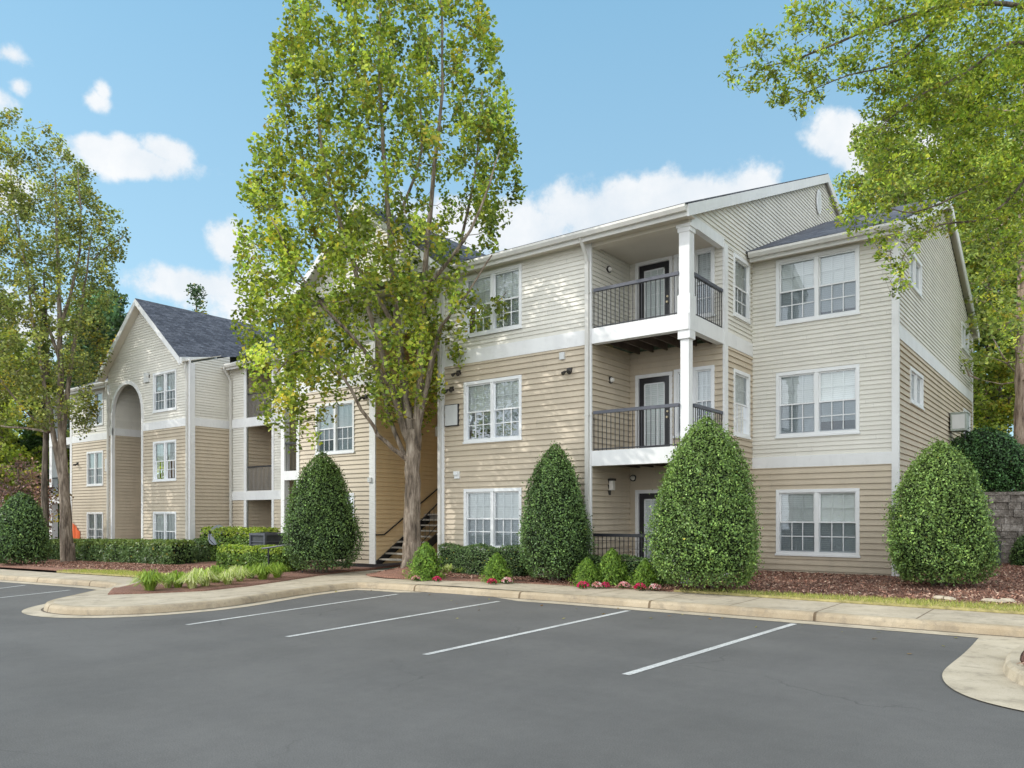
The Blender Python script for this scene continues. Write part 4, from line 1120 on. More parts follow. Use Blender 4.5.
# ---- background trees (each its own)
def bgtree(px, Y, ytop, ybot, wpx, label, pal, n=150, leaf=.22, conical=False, barkm='bark_dark', name='broadleaf_tree', group=None, base_z=None, ylw=.03, r=(.5, .95), trunkr=.25, nl=48):
    b = at(px, Y, 0); b.z = base_z if base_z is not None else (2.37 if b.x > 0 and b.y > 5 else asph(b.x, b.y))
    root = thing(name, b, label, 'tree', group)
    zt, zb = zat(ytop, Y), max(zat(ybot, Y), b.z+.3); W = wpx*Y/FPX/2; C = []
    H = zt-zb
    while len(C) < n:
        t = random.random()
        e = (1-t)**.8 if conical else math.sin(math.pi*min(.97, .12+.85*t))**.6
        an = random.uniform(0, 2*math.pi); q = math.sqrt(random.random())
        if random.random() > e: continue
        e *= 1 + .18*math.sin(an*3+px) + .12*math.sin(t*17+px)
        C.append((b.x+math.cos(an)*q*e*W, b.y+math.sin(an)*q*e*W, zb+t*H))
    C = np.array(C); R_ = rng.uniform(r[0], r[1], n)
    limbs = [([b-Vector((0, 0, .3)), Vector((b.x+.1, b.y, (b.z+zb)/2)), Vector((b.x, b.y+.1, zb+H*.4)), Vector((b.x, b.y, zb+H*.93))], trunkr, .03, 9)]
    for k in range(6):
        an = k*1.05+px; z = zb+H*(.1+.1*k)
        limbs.append(([Vector((b.x, b.y, z)), Vector((b.x+math.cos(an)*W*.35, b.y+math.sin(an)*W*.35, z+H*.1)), Vector((b.x+math.cos(an)*W*.7, b.y+math.sin(an)*W*.7, z+H*.16))], trunkr*.35, .03, 5))
    grow(root, limbs, C, R_, nl, leaf, pal, M[barkm], ylw, .7, .02, yel_c=.04)
    return root
BG = [(0.305, 0.359, 0.096), (0.233, 0.294, 0.077), (0.376, 0.408, 0.106), (0.161, 0.220, 0.067)]
BGP = [(0.364, 0.420, 0.084), (0.434, 0.462, 0.084), (0.280, 0.350, 0.070)]
COOL = [(0.096, 0.160, 0.080), (0.136, 0.216, 0.104), (0.072, 0.120, 0.064)]
PURP = [(0.224, 0.126, 0.140), (0.308, 0.196, 0.196), (0.168, 0.112, 0.084)]
ORG = [(0.442, 0.156, 0.052), (0.338, 0.130, 0.065), (0.260, 0.195, 0.052)]
gR = 'trees behind the right end of the building'
bgtree(880, 42, 125, 330, 100, 'airy green tree rising behind the ridge of the right wing', BG, 150, .2, group=gR)
bgtree(990, 36, 150, 420, 130, 'broad green tree beyond the far corner of the right wing', BG, 210, .2, group=gR, nl=55)
bgtree(945, 44, 60, 360, 120, 'tall green tree rising behind the roof of the right wing', BG, 180, .22, group=gR)
bgtree(1060, 34, 90, 400, 150, 'tall tree reaching out of the right edge behind the terrace', GREEN, 200, .2, group=gR, nl=55)
bgtree(1000, 30, 360, 480, 70, 'yellow green bushy tree on the terrace behind the iron fence', BGP, 90, .15, name='bushy_tree', r=(.35, .6), ylw=.1, nl=60)
bgtree(985, 33, 378, 445, 34, 'small dark brown leaved tree at the far corner of the right wing', [(.06, .035, .025), (.09, .05, .03), (.05, .06, .02)], 40, .16, name='bushy_tree', r=(.3, .5))
# bare trunk at the right edge
b = at(1027, 27, 2.37); pt = thing('pine_tree', b, 'tall pine with bare pinkish trunk on the terrace at the right edge', 'tree')
C = np.array([(b.x+random.gauss(0, 1.7), b.y+random.gauss(0, 1.7), zat(random.uniform(60, 378), 27)) for _ in range(150)])
C = C[np.argsort(C[:, 2])]
grow(pt, [([b-Vector((0, 0, .3)), b+Vector((-.1, 0, 3)), b+Vector((-.15, 0, 6)), b+Vector((0, 0, 15))], .40, .12, 12)], C, rng.uniform(.35, .75, len(C)), 55, .17, BG, M['bark_pine'], .03, .6, .02)
bgtree(905, 38, 170, 330, 80, 'leafy tree close behind the eave of the right wing', BG, 110, .18, group=gR, nl=55, r=(.4, .8))
bgtree(1035, 40, 40, 330, 130, 'very tall green tree towering behind the terrace', BG, 170, .2, group=gR, nl=50)
gL = 'trees behind and left of the left building'
bgtree(112, 62, 292, 470, 74, 'blue green tree behind the steep gable of the left building', COOL, 130, .3, group=gL, r=(.8, 1.3))
bgtree(95, 58, 290, 500, 60, 'grey green tree behind the slender upright tree', COOL, 110, .3, group=gL, r=(.8, 1.3))
bgtree(196, 55, 284, 400, 34, 'pale conifer top showing above the left roof', COOL, 60, .2, conical=True, name='conifer_tree', group=None, r=(.4, .8))
bgtree(118, 50, 340, 440, 26, 'small autumn tree with rust leaves left of the steep gable', ORG, 50, .22, name='autumn_tree', r=(.5, .8), ylw=.2)
bgtree(42, 46, 345, 560, 40, 'dark blue green conifer left of the left building', DEEP+COOL, 130, .25, conical=True, name='conifer_tree', r=(.5, .9), ylw=0)
bgtree(0, 44, 330, 520, 90, 'yellow green tree at the left edge behind the rounded shrub', BGP, 130, .25, group=gL)
bgtree(-30, 52, 250, 520, 100, 'tall green tree cut by the left edge', BG, 130, .28, group=gL)
bgtree(18, 36, 458, 545, 76, 'low purple leaved tree behind the rounded shrub', PURP, 95, .14, name='purple_leaf_tree', r=(.3, .55), ylw=.02, nl=45)
bgtree(66, 55, 400, 560, 36, 'lime green tree seen through the ground floor terrace', BGP, 60, .3, group=gL)
bgtree(44, 33.5, 260, 420, 20, 'thin dark trunked tree close behind the upright tree', BG, 20, .2, r=(.3, .5), trunkr=.2, group=None)
# far wood masses
def mass(name, p0, p1, h, n, pal, label, leaf=.35, base=0):
    a, b = Vector(p0), Vector(p1)
    t = rng.random(n); w = rng.normal(0, 2.0, n); hh = h*(.75+.25*np.sin(t*23)+.12*np.sin(t*61))
    z = base + hh*rng.random(n)**.8
    d = (b-a); nn = Vector((-d.y, d.x, 0)).normalized()
    P_ = np.stack([a.x+d.x*t+nn.x*w, a.y+d.y*t+nn.y*w, z], 1)
    sh = .55+.6*(z-base)/h
    o = quads_mesh(name, leaves(P_, leaf, None, 1, .75), palette(n, pal, .35, .04, sh), M['leaf'])
    return tag(o, label, 'woodland', kind='stuff')
mass('distant_woods', (-75, 20, 0), (-60, -25, 0), 9, 26000, BG+BGP, 'green wood edge far behind the left end of the car park', .5, -1)
mass('distant_woods', (8, 26, 0), (46, 12, 0), 9, 22000, BG+BGP+DEEP, 'green undergrowth and trees beyond the terrace on the right', .4, 2)

# ---- clipped shrubs
def hull_shrub(name, c, prof, R, H, n, size, pal, label, group=None, lump=.10, mat='holly', top_tint=None, cat='shrub', stems=True, sq=1.0, rot=0):
    root = thing(name, c, label, cat, group)
    tt = np.array([p[0] for p in prof]); rr = np.array([p[1] for p in prof])
    ph = rng.uniform(0, 6, 6)
    def rad_(t, an):
        b_ = np.interp(t, tt, rr)
        return b_*R*(1+lump*(np.sin(3*an+ph[0]+t*5)+.6*np.sin(5*an+ph[1]-t*9)+.5*np.sin(9*an+ph[2]+t*17))/1.6) 
    m = MB(); seg = 22; K = 14
    pr = []
    base_ = len(m.v)
    for i in range(K+1):
        t = i/K
        for k in range(seg):
            an = 2*math.pi*k/seg; r_ = float(rad_(t, an))*.86
            m.v.append((c.x+r_*math.cos(an), c.y+r_*math.sin(an), c.z+.12*H+t*H*.84))
    for i in range(K):
        for k in range(seg):
            a = i*seg+k; b_ = i*seg+(k+1) % seg; m.f.append((a, b_, b_+seg, a+seg))
    m.f.append(tuple(range(seg))[::-1])
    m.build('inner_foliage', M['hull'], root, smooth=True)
    if stems:
        s_ = MB()
        for k in range(5):
            an = k*1.3+c.x; s_.tube([(c.x+math.cos(an)*R*.12, c.y+math.sin(an)*R*.12, c.z-.05), (c.x+math.cos(an)*R*.3, c.y+math.sin(an)*R*.3, c.z+H*.22)], [.035, .02], 6)
        s_.build('stem', M['bark_dark'], root)
    # leaves on the skin: density follows the local radius
    t = rng.random(n*3); w = np.interp(t, tt, rr)+.06; t = t[rng.random(len(t)) < w/w.max()][:n]
    an = rng.uniform(0, 2*np.pi, len(t)); jit = 1 + rng.normal(0, .045, len(t)) - .16*rng.random(len(t))**2
    bump_ = 1+.022*np.sin(an*17+t*31+ph[5])*np.sin(t*43-an*9+ph[0]); r_ = rad_(t, an)*jit*bump_; z = c.z + .05*H + t*H*.95 + rng.normal(0, .02, len(t))
    P_ = np.stack([c.x+r_*np.cos(an), c.y+r_*np.sin(an), z], 1)
    # ragged shoots
    sh = rng.random(len(t)) < .09; 
    nz = np.gradient(rr, tt); slope = -np.interp(t, tt, nz)*R/H
    nr_ = np.stack([np.cos(an), np.sin(an), np.clip(slope, -.5, 2.5)], 1)
    nr_ = unit(nr_); P_[sh] += nr_[sh]*rng.uniform(.02, .14, sh.sum())[:, None]*R
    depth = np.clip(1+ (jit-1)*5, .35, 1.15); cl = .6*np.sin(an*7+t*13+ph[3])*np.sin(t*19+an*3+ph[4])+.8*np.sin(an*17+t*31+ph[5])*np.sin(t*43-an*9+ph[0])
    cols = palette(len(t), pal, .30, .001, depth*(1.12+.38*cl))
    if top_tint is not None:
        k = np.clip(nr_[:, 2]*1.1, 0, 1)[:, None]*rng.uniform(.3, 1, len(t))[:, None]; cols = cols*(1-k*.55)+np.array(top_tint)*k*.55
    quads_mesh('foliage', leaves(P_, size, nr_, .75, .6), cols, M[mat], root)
    return root
EGG = [(0, .72), (.07, .9), (.16, 1), (.31, 1), (.46, .93), (.61, .83), (.76, .68), (.86, .49), (.93, .31), (1, .04)]
CONE = [(0, .72), (.06, .84), (.13, .95), (.28, 1.0), (.43, .93), (.58, .81), (.73, .66), (.86, .46), (.94, .24), (1, .03)]
HOLLY = [(0.086, 0.146, 0.051), (0.113, 0.190, 0.060), (0.152, 0.241, 0.070), (0.072, 0.125, 0.051)]
HOLB = [(0.126, 0.211, 0.059), (0.159, 0.256, 0.069), (0.100, 0.173, 0.050), (0.217, 0.317, 0.082)]
def sh(px, Y, pyb, pyt, wpx, name, label, pal, n, size, group='cone shaped clipped shrubs', **k):
    c = at(px, Y, 0); c.z = bed(c.x, c.y) if k.get('base') is None else k['base']; k.pop('base', None)
    H = zat(pyt, Y)-c.z; pf = k.pop('prof', EGG); wpx = wpx*1.06 if pf is CONE else wpx; return hull_shrub(name, c, pf, wpx*Y/FPX/2*.94, H, n, size, pal, label, group, **k)
sh(706, 16.5, 588, 417, 107, 'cone_shrub', 'largest bright green cone shaped shrub, in front of the balcony post', HOLB, 42000, .052, top_tint=(.27, .38, .08))
sh(555, 18.7, 577, 444, 69, 'cone_shrub', 'dark green cone shaped shrub between the lower window and the balcony', HOLLY, 26000, .052, prof=CONE, top_tint=(.18, .30, .05))
sh(322, 23.2, 565, 452, 72, 'cone_shrub', 'cone shaped shrub left of the staircase passage, on the mulch', HOLLY, 26000, .060, prof=CONE, top_tint=(.24, .37, .05))
sh(940, 16.5, 588, 441, 96, 'cone_shrub', 'cone shaped shrub at the right hand corner of the building', HOLB, 36000, .052, top_tint=(.27, .38, .08))
sh(21, 31.0, 563, 492, 52, 'rounded_shrub', 'dark rounded holly shrub at the left edge beside the pavement', HOLLY, 12000, .09, None, lump=.05)
ROUND = [(0, .8), (.15, .95), (.4, 1), (.65, .9), (.82, .68), (.93, .42), (1, .1)]
c = at(984, 24.5, 2.37); hull_shrub('rounded_shrub', c, ROUND, 1.2, zat(428, 24.5)-2.37, 15000, .075, [(.06, .13, .045), (.085, .17, .055), (.045, .10, .035)], 'broad dark shrub growing on top of the stone retaining wall')
c = at(1030, 20.5, 0); c.z = .3; hull_shrub('rounded_shrub', c, ROUND, .42, 1.0, 4000, .06, HOLLY, 'small dark shrub at the foot of the retaining wall, cut by the right edge')

def hedge(name, p0, p1, w, H, z0, n, size, pal, label, group=None, top=None, lump=.06, z1=None):
    """clipped box hedge from p0 to p1 (u,v)"""
    a, b = Vector((*p0, 0)), Vector((*p1, 0)); d = b-a; L = d.length; d = d/L; nn = Vector((-d.y, d.x, 0)); mid = (a+b)/2
    z1 = z0 if z1 is None else z1
    root = thing(name, Vector((mid.x, mid.y, (z0+z1)/2)), label, 'hedge', group)
    m = MB(); q = [a+nn*w*.38+d*.08, b+nn*w*.38-d*.08, b-nn*w*.38-d*.08, a-nn*w*.38+d*.08]
    zz = [z0, z1, z1, z0]
    m.v = [(p.x, p.y, z+.05) for p, z in zip(q, zz)] + [(p.x, p.y, z+H*.88) for p, z in zip(q, zz)]
    m.f = [(0, 3, 2, 1), (4, 5, 6, 7), (0, 1, 5, 4), (1, 2, 6, 5), (2, 3, 7, 6), (3, 0, 4, 7)]
    m.build('inner_foliage', M['hull'], root)
    A = [L*H, L*H, w*H, w*H, L*w]; side = rng.choice(5, n, p=np.array(A)/sum(A))
    s = rng.random(n); h = rng.random(n); k = rng.random(n)
    x = np.where(side == 2, 0, np.where(side == 3, 1, s)); yy = np.where(side == 0, -.5, np.where(side == 1, .5, k-.5)); z = np.where(side == 4, 1, h)
    # soften corners
    rnd = .92+.08*np.cos(z*2.2)
    lum = 1 + lump*(np.sin(x*L*4.1+z*3)+.7*np.sin(x*L*9.3+yy*7))
    yy = yy*rnd*lum*(1+rng.normal(0, .04, n)); zt = z*(1+lump*.6*np.sin(x*L*5.3+1)+rng.normal(0, .025, n))
    xx = (x-.5)*(.99+.02*rng.normal(size=n))+.5
    ar, dv, nv = np.array(a), np.array(d), np.array(nn)
    P_ = ar + dv*(xx*L)[:, None] + nv*(yy*w)[:, None]; P_[:, 2] = z0+(z1-z0)*xx + .02 + zt*H
    nr_ = np.zeros((n, 3)); nr_[side == 4] = (0, 0, 1); nr_[side == 0] = -nv; nr_[side == 1] = nv; nr_[side == 2] = -dv; nr_[side == 3] = dv
    nr_[:, 2] += .25
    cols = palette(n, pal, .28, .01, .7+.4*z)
    if top is not None:
        kk = ((side == 4) | (z > .8)) & (rng.random(n) < .75); cols[kk] = np.array(top)*rng.uniform(.6, 1.15, kk.sum())[:, None]
    quads_mesh('foliage', leaves(P_, size, nr_, .7, .62), cols, M['holly'], root); return root
bz = lambda u, v: bed(u, v)
hedge('clipped_hedge', (-23.9, -4.45), (-35.6, -4.3), 1.0, zat(540, 31)-bz(-24, -4.4)-.02, bz(-24, -4.4), 24000, .095, [(.12, .20, .06), (.16, .24, .08), (.09, .155, .05)], 'long dark clipped hedge under the windows of the left building', top=(.22, .30, .07), z1=bz(-35.6, -4.3))
hedge('clipped_hedge', (-24.9, -3.1), (-23.9, -3.1), .8, .85, bz(-24.5, -3.4), 3500, .085, [(.09, .15, .05), (.12, .18, .06)], 'small dark clipped bush beside the satellite dish', lump=.08)
hedge('clipped_hedge', (-24.6, -1.9-.95), (-20.9, -2.7), 1.0, 1.25, bz(-22, -3), 11000, .085, [(.15, .25, .045), (.20, .31, .05), (.11, .19, .04)], 'lime topped hedge behind the air conditioning unit', 'lime topped hedges by the balcony', top=(.42, .52, .07))
c0, c1 = at(228, 24.6, 0), at(292, 24.0, 0)
hedge('clipped_hedge', (c0.x, c0.y), (c1.x, c1.y), 1.1, zat(548, 24.3)-bz(c0.x, c0.y), bz(c0.x, c0.y), 13000, .075, [(.15, .25, .045), (.20, .31, .05), (.11, .19, .04)], 'lime topped hedge in front of the air conditioning unit', 'lime topped hedges by the balcony', top=(.42, .53, .07))
hedge('clipped_hedge', (-10.75, -4.22), (-7.9, -4.22), .45, zat(546, 21)-bz(-9, -4.3)-.03, bz(-9, -4.3), 9500, .05, [(.11, .18, .06), (.15, .23, .08), (.08, .14, .05)], 'low dark hedge under the ground floor window of the main block', lump=.1)
hedge('clipped_hedge', (-6.4, -4.13), (-4.0, -4.13), .34, .62, bz(-5, -4.3), 6500, .05, [(.11, .18, .06), (.15, .23, .08), (.08, .14, .05)], 'low dark hedge below the ground floor balcony railing', lump=.1)

# ---- small feathery conifers, one built then copied
SP = [(0, .85), (.12, 1), (.3, .94), (.5, .76), (.7, .54), (.85, .34), (.95, .17), (1, .03)]
def feathery():
    root = thing('dwarf_conifer', Vector((0, 0, 0)), 'x', 'shrub', 'dwarf conifers in the mulch bed')
    n = 5200; t = rng.random(n); an = rng.uniform(0, 6.283, n); q = rng.random(n)**.5
    r_ = np.interp(t, [p[0] for p in SP], [p[1] for p in SP])*q*(1+.2*np.sin(an*5+t*9)+.14*np.sin(an*11-t*17))*np.exp(rng.normal(0, .07, n))
    P_ = np.stack([r_*np.cos(an)*.5, r_*np.sin(an)*.5, t*1.0], 1)
    V_ = leaves(P_, .10, np.stack([np.cos(an), np.sin(an), .2*np.ones(n)], 1), .5, .28, -.9)
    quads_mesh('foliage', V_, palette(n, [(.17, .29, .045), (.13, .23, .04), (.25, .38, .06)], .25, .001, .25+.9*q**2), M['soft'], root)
    s_ = MB(); s_.tube([(0, 0, -.1), (.01, 0, .6)], [.025, .01], 6); s_.build('stem', M['bark_dark'], root)
    return root
proto = feathery(); first = True
def copy_tree(o, par=None):
    c = o.copy(); COL.objects.link(c); c.parent = par
    for ch in [x for x in bpy.data.objects if x.parent == o]: copy_tree(ch, c)
    return c
sm = [(426, 19.9, 543, 36, 'largest dwarf conifer, at the foot of the pale forked trunk'), (497, 18.8, 553, 29, 'dwarf conifer under the ground floor window, left of the dark cone shrub'), (587, 17.7, 558, 29, 'dwarf conifer just right of the dark cone shaped shrub'),
      (612, 17.8, 549, 35, 'tallest of the three dwarf conifers below the balcony'), (645, 17.2, 560, 28, 'dwarf conifer touching the largest cone shaped shrub')]
for i, (px, Y, pyt, w, lab) in enumerate(sm):
    o = proto if i == 0 else copy_tree(proto)
    p = at(px, Y, 0); p.z = bed(p.x, p.y)+.01; o.location = p; o['label'] = lab
    H = zat(pyt, Y)-p.z; W = w*Y/FPX*1.05; o.scale = (W, W, H); o.rotation_euler.z = i*1.3
# ---- begonia clusters
def flowers(pal, name='flowering_plant'):
    root = thing(name, Vector((0, 0, 0)), 'x', 'flowers', 'bedding flowers along the mulch bed')
    n = 140; P_ = unit(rng.normal(size=(n, 3)))*(rng.random(n)**.4)[:, None]*np.array((.15, .15, .09)); P_[:, 2] = np.abs(P_[:, 2])+.02
    quads_mesh('foliage', leaves(P_, .06, None, 1, .7), palette(n, [(.06, .11, .03), (.09, .14, .03)], .2), M['soft'], root)
    n = 110; P_ = unit(rng.normal(size=(n, 3)))*np.array((.16, .16, .11)); P_[:, 2] = np.abs(P_[:, 2])*1.2+.05
    quads_mesh('petals', leaves(P_, .05, P_, .5, .95), palette(n, pal, .2), M['soft'], root); return root
fm = flowers([(.66, .04, .18), (.75, .05, .18), (.45, .01, .08)]); fp = flowers([(.8, .38, .42), (.85, .6, .6), (.7, .25, .3)])
fs = [(fm, 437, 19.2, 'crimson flowers at the foot of the largest dwarf conifer'), (fp, 416, 19.5, 'pale pink flowers left of the largest dwarf conifer'), (fm, 492, 18.2, 'crimson flowers before the dwarf conifer under the window'), (fp, 507, 18.4, 'pale pink flowers right of the dwarf conifer under the window'),
      (fm, 583, 17.15, 'crimson flowers left of the conifer beside the dark cone shrub'), (fp, 597, 17.2, 'pale pink flowers between the left two conifers below the balcony'), (fm, 605, 17.25, 'crimson flowers at the foot of the tallest balcony conifer'), (fp, 624, 17.2, 'pale pink flowers right of the tallest balcony conifer'),
      (fm, 640, 16.75, 'crimson flowers at the foot of the rightmost dwarf conifer'), (fp, 655, 16.7, 'pale pink flowers beside the largest cone shaped shrub')]
used = set()
for i, (pr_, px, Y, lab) in enumerate(fs):
    o = pr_ if pr_.name not in used else copy_tree(pr_)
    used.add(pr_.name)
    p = at(px, Y, 0); p.z = bed(p.x, p.y)+.02; o.location = p; o['label'] = lab; o.rotation_euler.z = i*.9; s_ = random.uniform(.68, .85); o.scale = (s_,)*3
# ---- grassy tufts (liriope)
def tuft(pal, n=230, H=.42, R=.34):
    root = thing('ornamental_grass', Vector((0, 0, 0)), 'x', 'ornamental grass')
    V_ = []; 
    an = rng.uniform(0, 6.283, n); r0 = rng.random(n)*.07; out = rng.uniform(.25, 1, n)*R; h = H*rng.uniform(.6, 1.1, n)*(1.15-.45*out/R); w = .007
    for i in range(n):
        c_, s__ = math.cos(an[i]), math.sin(an[i]); px_, py_ = -s__*w, c_*w
        pts = [(r0[i], 0), (r0[i]+out[i]*.3, h[i]*.7), (r0[i]+out[i]*.7, h[i]), (r0[i]+out[i]*1.1, h[i]*.72)]
        for (ra, za), (rb, zb) in zip(pts[:-1], pts[1:]):
            V_.append([(ra*c_+px_, ra*s__+py_, za), (rb*c_+px_, rb*s__+py_, zb), (rb*c_-px_, rb*s__-py_, zb), (ra*c_-px_, ra*s__-py_, za)])
    V_ = np.array(V_); cols = np.repeat(palette(n, pal, .22), 3, axis=0)
    quads_mesh('blades', V_, cols, M['soft'], root); return root
ga = tuft([(.27, .38, .05), (.34, .45, .08), (.19, .29, .05)]); gb = tuft([(.55, .60, .26), (.40, .50, .12), (.66, .66, .38)])
tl = [(ga, 150, 592, 1.35, 'lime grass clump at the left tip of the island bed'), (gb, 168, 589, 1.0, 'pale grass clump second from the left tip of the island bed'), (ga, 178, 589, 1.15, 'lime grass clump third from the left tip of the island bed'),
      (gb, 192, 590, 1.1, 'pale grass clump left of the middle of the island bed'), (gb, 205, 588, 1.25, 'pale striped grass clump at the middle of the island bed'), (ga, 216, 584, 1.3, 'lime grass clump at the middle of the island bed'),
      (gb, 228, 586, 1.1, 'pale grass clump right of the middle of the island bed'), (gb, 240, 583, 1.1, 'pale grass clump in front of the front lime hedge'), (ga, 250, 580, 1.15, 'lime grass clump left of the handrail post'),
      (ga, 263, 581, 1.25, 'lime grass clump before the handrail post'), (ga, 277, 579, 1.25, 'rightmost lime grass clump of the island bed'), (gb, 198, 582, 1.0, 'pale grass clump at the back of the island bed'), (gb, 236, 577, .9, 'pale grass clump touching the front lime hedge'),
      (gb, 449, 573, .7, 'small pale grass clump right of the largest dwarf conifer'), (ga, 464, 575, .75, 'small lime grass clump under the ground floor window'), (gb, 480, 576, .6, 'small pale grass clump left of the conifer under the window')]
used = set()
for i, (g_, px, py, s_, lab) in enumerate(tl):
    o = g_ if g_.name not in used else copy_tree(g_)
    used.add(g_.name); p, Y = onbed(px, py); p.z = bed(p.x, p.y)+.01; o.location = p; o.scale = (s_*.92, s_*.92, s_*.82); o.rotation_euler.z = i*.7; o['label'] = lab; o['group'] = 'ornamental grass clumps'
# ---- lawn strips (uncountable)
def lawn(poly, n, label, h=.07, pal=((.34, .37, .09), (.42, .42, .12), (.25, .30, .07), (.52, .46, .20))):
    xs = [p[0] for p in poly]; ys = [p[1] for p in poly]; P_ = []
    def inside(x, y):
        r_ = False; j = len(poly)-1
        for i in range(len(poly)):
            if (poly[i][1] > y) != (poly[j][1] > y) and x < (poly[j][0]-poly[i][0])*(y-poly[i][1])/(poly[j][1]-poly[i][1])+poly[i][0]: r_ = not r_
            j = i
        return r_
    while len(P_) < n:
        x, y = random.uniform(min(xs), max(xs)), random.uniform(min(ys), max(ys))
        if inside(x, y): P_.append((x, y, bed(x, y)+.03))
    P_ = np.array(P_); an = rng.uniform(0, 6.283, n); w = .006; hh = h*rng.uniform(.5, 1.3, n); lean = rng.normal(0, .03, (n, 2))
    dx = np.stack([np.cos(an)*w, np.sin(an)*w, np.zeros(n)], 1); up = np.stack([lean[:, 0], lean[:, 1], hh], 1)
    V_ = np.stack([P_-dx, P_+dx, P_+dx*.3+up, P_-dx*.3+up], 1)
    o = quads_mesh('grass', V_, palette(n, pal, .25), M['soft']); tag(o, label, 'grass', kind='stuff'); return o
g1 = [(-3.4, -4.99), (14, -4.99), (14, -4.1), (5, -4.0), (0, -4.35), (-2.6, -4.6)]
g2_ = [(-23.6, -9.05), (-17.6, -8.95), (-16.4, -9.1), (-17.6, -8.2), (-21.5, -7.9), (-23.4, -8.3)]
sheet('turf', g1, lambda u, v: bed(u, v)+.05, simple('thin_turf', (.36, .31, .13), 1, .4, 8, streak=False), .5, 'thin yellow green grass strip along the pavement on the right', 'grass', skirt=.04, lump=.01)
sheet('turf', g2_, lambda u, v: bed(u, v)+.05, bpy.data.materials['thin_turf'], .5, 'yellow green grass strip before the left building', 'grass', skirt=.04, lump=.01)
lawn(g1, 16000, 'short grass blades in the strip along the right pavement'); lawn(g2_, 6000, 'short grass blades in the strip before the left building')
# mulch chips
def chips(poly, n, label):
    xs = [p[0] for p in poly]; ys = [p[1] for p in poly]
    x = rng.uniform(min(xs), max(xs), n); y = rng.uniform(min(ys), max(ys), n)
    z = np.array([bed(a, b) for a, b in zip(x, y)])+.045+rng.random(n)*.02
    P_ = np.stack([x, y, z], 1); nr_ = np.tile(np.array((0, 0, 1.)), (n, 1))
    o = quads_mesh('mulch_chips', leaves(P_, .07, nr_, .5, .35, 0), palette(n, [(.38, .20, .14), (.20, .095, .065), (.52, .35, .26), (.12, .065, .05)], .3), M['chip']); tag(o, label, 'mulch', kind='stuff')
chips([(-10.2, -5.1), (-3.5, -3.95)], 9000, 'loose bark chips on the bed of the main block')
chips([(-3.4, -4.3), (9, -.05)], 22000, 'loose bark chips on the bed right of the balconies')
chips([(-12.5, -5.1), (-10.3, -4.0)], 4500, 'loose bark chips around the foot of the forked tree')
chips([(-34, -7.9), (-18, -5.0)], 14000, 'loose bark chips on the bed of the left building')
chips([(.3, -.05), (9, 4.9)], 16000, 'loose bark chips at the foot of the retaining wall')
chips([(3.15, -10.5), (6, -7.5)], 3500, 'loose bark chips on the island at the right edge')

n = 45; x = rng.uniform(-12, 2.4, n); y = -7.1 - np.abs(rng.normal(0, 1.1, n)); k = ~((x < -9.6) & (y < -8.5)); x, y = x[k], y[k]
P_ = np.stack([x, y, np.array([asph(a, b) for a, b in zip(x, y)])+.014], 1)
o = quads_mesh('fallen_leaves', leaves(P_, .07, np.tile(np.array((0, 0, 1.)), (len(x), 1)), .25, .7, 0), palette(len(x), [(.30, .18, .06), (.20, .11, .05), (.34, .30, .08)], .3), M['soft']); tag(o, 'few dry leaves lying on the asphalt along the kerb', 'fallen leaves', kind='stuff')

# ================================================================== OTHER THINGS
# retaining wall: coursed split-face blocks
rw = thing('retaining_wall', Vector((6, 5, .2)), 'grey split stone block retaining wall holding the terrace on the right', 'wall')
m = MB(); zc = .15; row = 0
while zc < 2.34:
    x = .05 - (row % 2)*.22
    while x < 15:
        w = random.choice((.3, .42, .5)); d = random.uniform(0, .06)
        m.box(max(.05, x)+.006, x+w-.006, 5.0-d, 5.3, zc+.005, zc+.195); x += w
    zc += .2; row += 1
m.box(.05, 15, 5.12, 5.3, .1, 2.35); m.build('wall_blocks', M['stone'], rw)
m = MB(); x = .05
while x < 15: m.box(x, x+.59, 4.93, 5.35, 2.35, 2.44); x += .6
m.build('wall_cap', M['stone'], rw)
sheet('terrace', [(.05, 5.28), (60, 5.28), (60, 60), (-30, 60), (-30, 17.6), (.05, 17.6)], lambda u, v: 2.36, M['ground'], None, 'grassy terrace behind the retaining wall', 'terrace')
# iron fence on the terrace
p = at(999, 28.0, 2.37); FV = p.y; fc = thing('iron_fence', p, 'black iron fence on top of the retaining wall at the right edge', 'fence')
m = MB(); x = p.x
ztop = zat(437, 28.0)
m.box(x, x+9, FV-.02, FV+.02, ztop-.05, ztop); m.box(x, x+9, FV-.02, FV+.02, ztop-.3, ztop-.26); m.box(x, x+9, FV-.02, FV+.02, 2.55, 2.6)
k = x
m.build('fence_rail', M['iron'], fc)
m = MB(); i = 0
while k < x+9:
    w = .035 if i % 16 == 0 else .012; m.box(k-w, k+w, FV-w, FV+w, 2.37, ztop+(.08 if i % 16 == 0 else .0)); k += .12; i += 1
m.build('fence_picket', M['iron'], fc)
# utility cabinet on posts beside the right wall
v_ = 9.3; z_ = zat(431, at(955, 1).x*0+26.5)
uc = thing('utility_cabinet', Vector((.75, v_, 2.36)), 'pale grey green cabinet on posts beside the right side wall', 'cabinet')
Yc = 18.4 + .75*-.606 + 9.3*.7955
uc.location = (.3, 8.0, 2.36)
m = MB(); m.box(.07, .52, 7.75, 8.35, zat(431, 24.5), zat(413.5, 24.5)); m.box(.05, .54, 7.73, 8.37, zat(413.5, 24.5), zat(413.5, 24.5)+.03); m.build('cabinet_box', M['acmetal'], uc, bevel=.01)
for y_ in (7.8, 8.3):
    m = MB(); m.box(.46, .50, y_-.02, y_+.02, .3, zat(431, 24.5)); m.build('leg', M['iron'], uc)
m = MB(); m.box(.12, .47, 7.742, 7.75, zat(429, 24.5), zat(415, 24.5)); m.build('cabinet_door', M['panel'], uc)
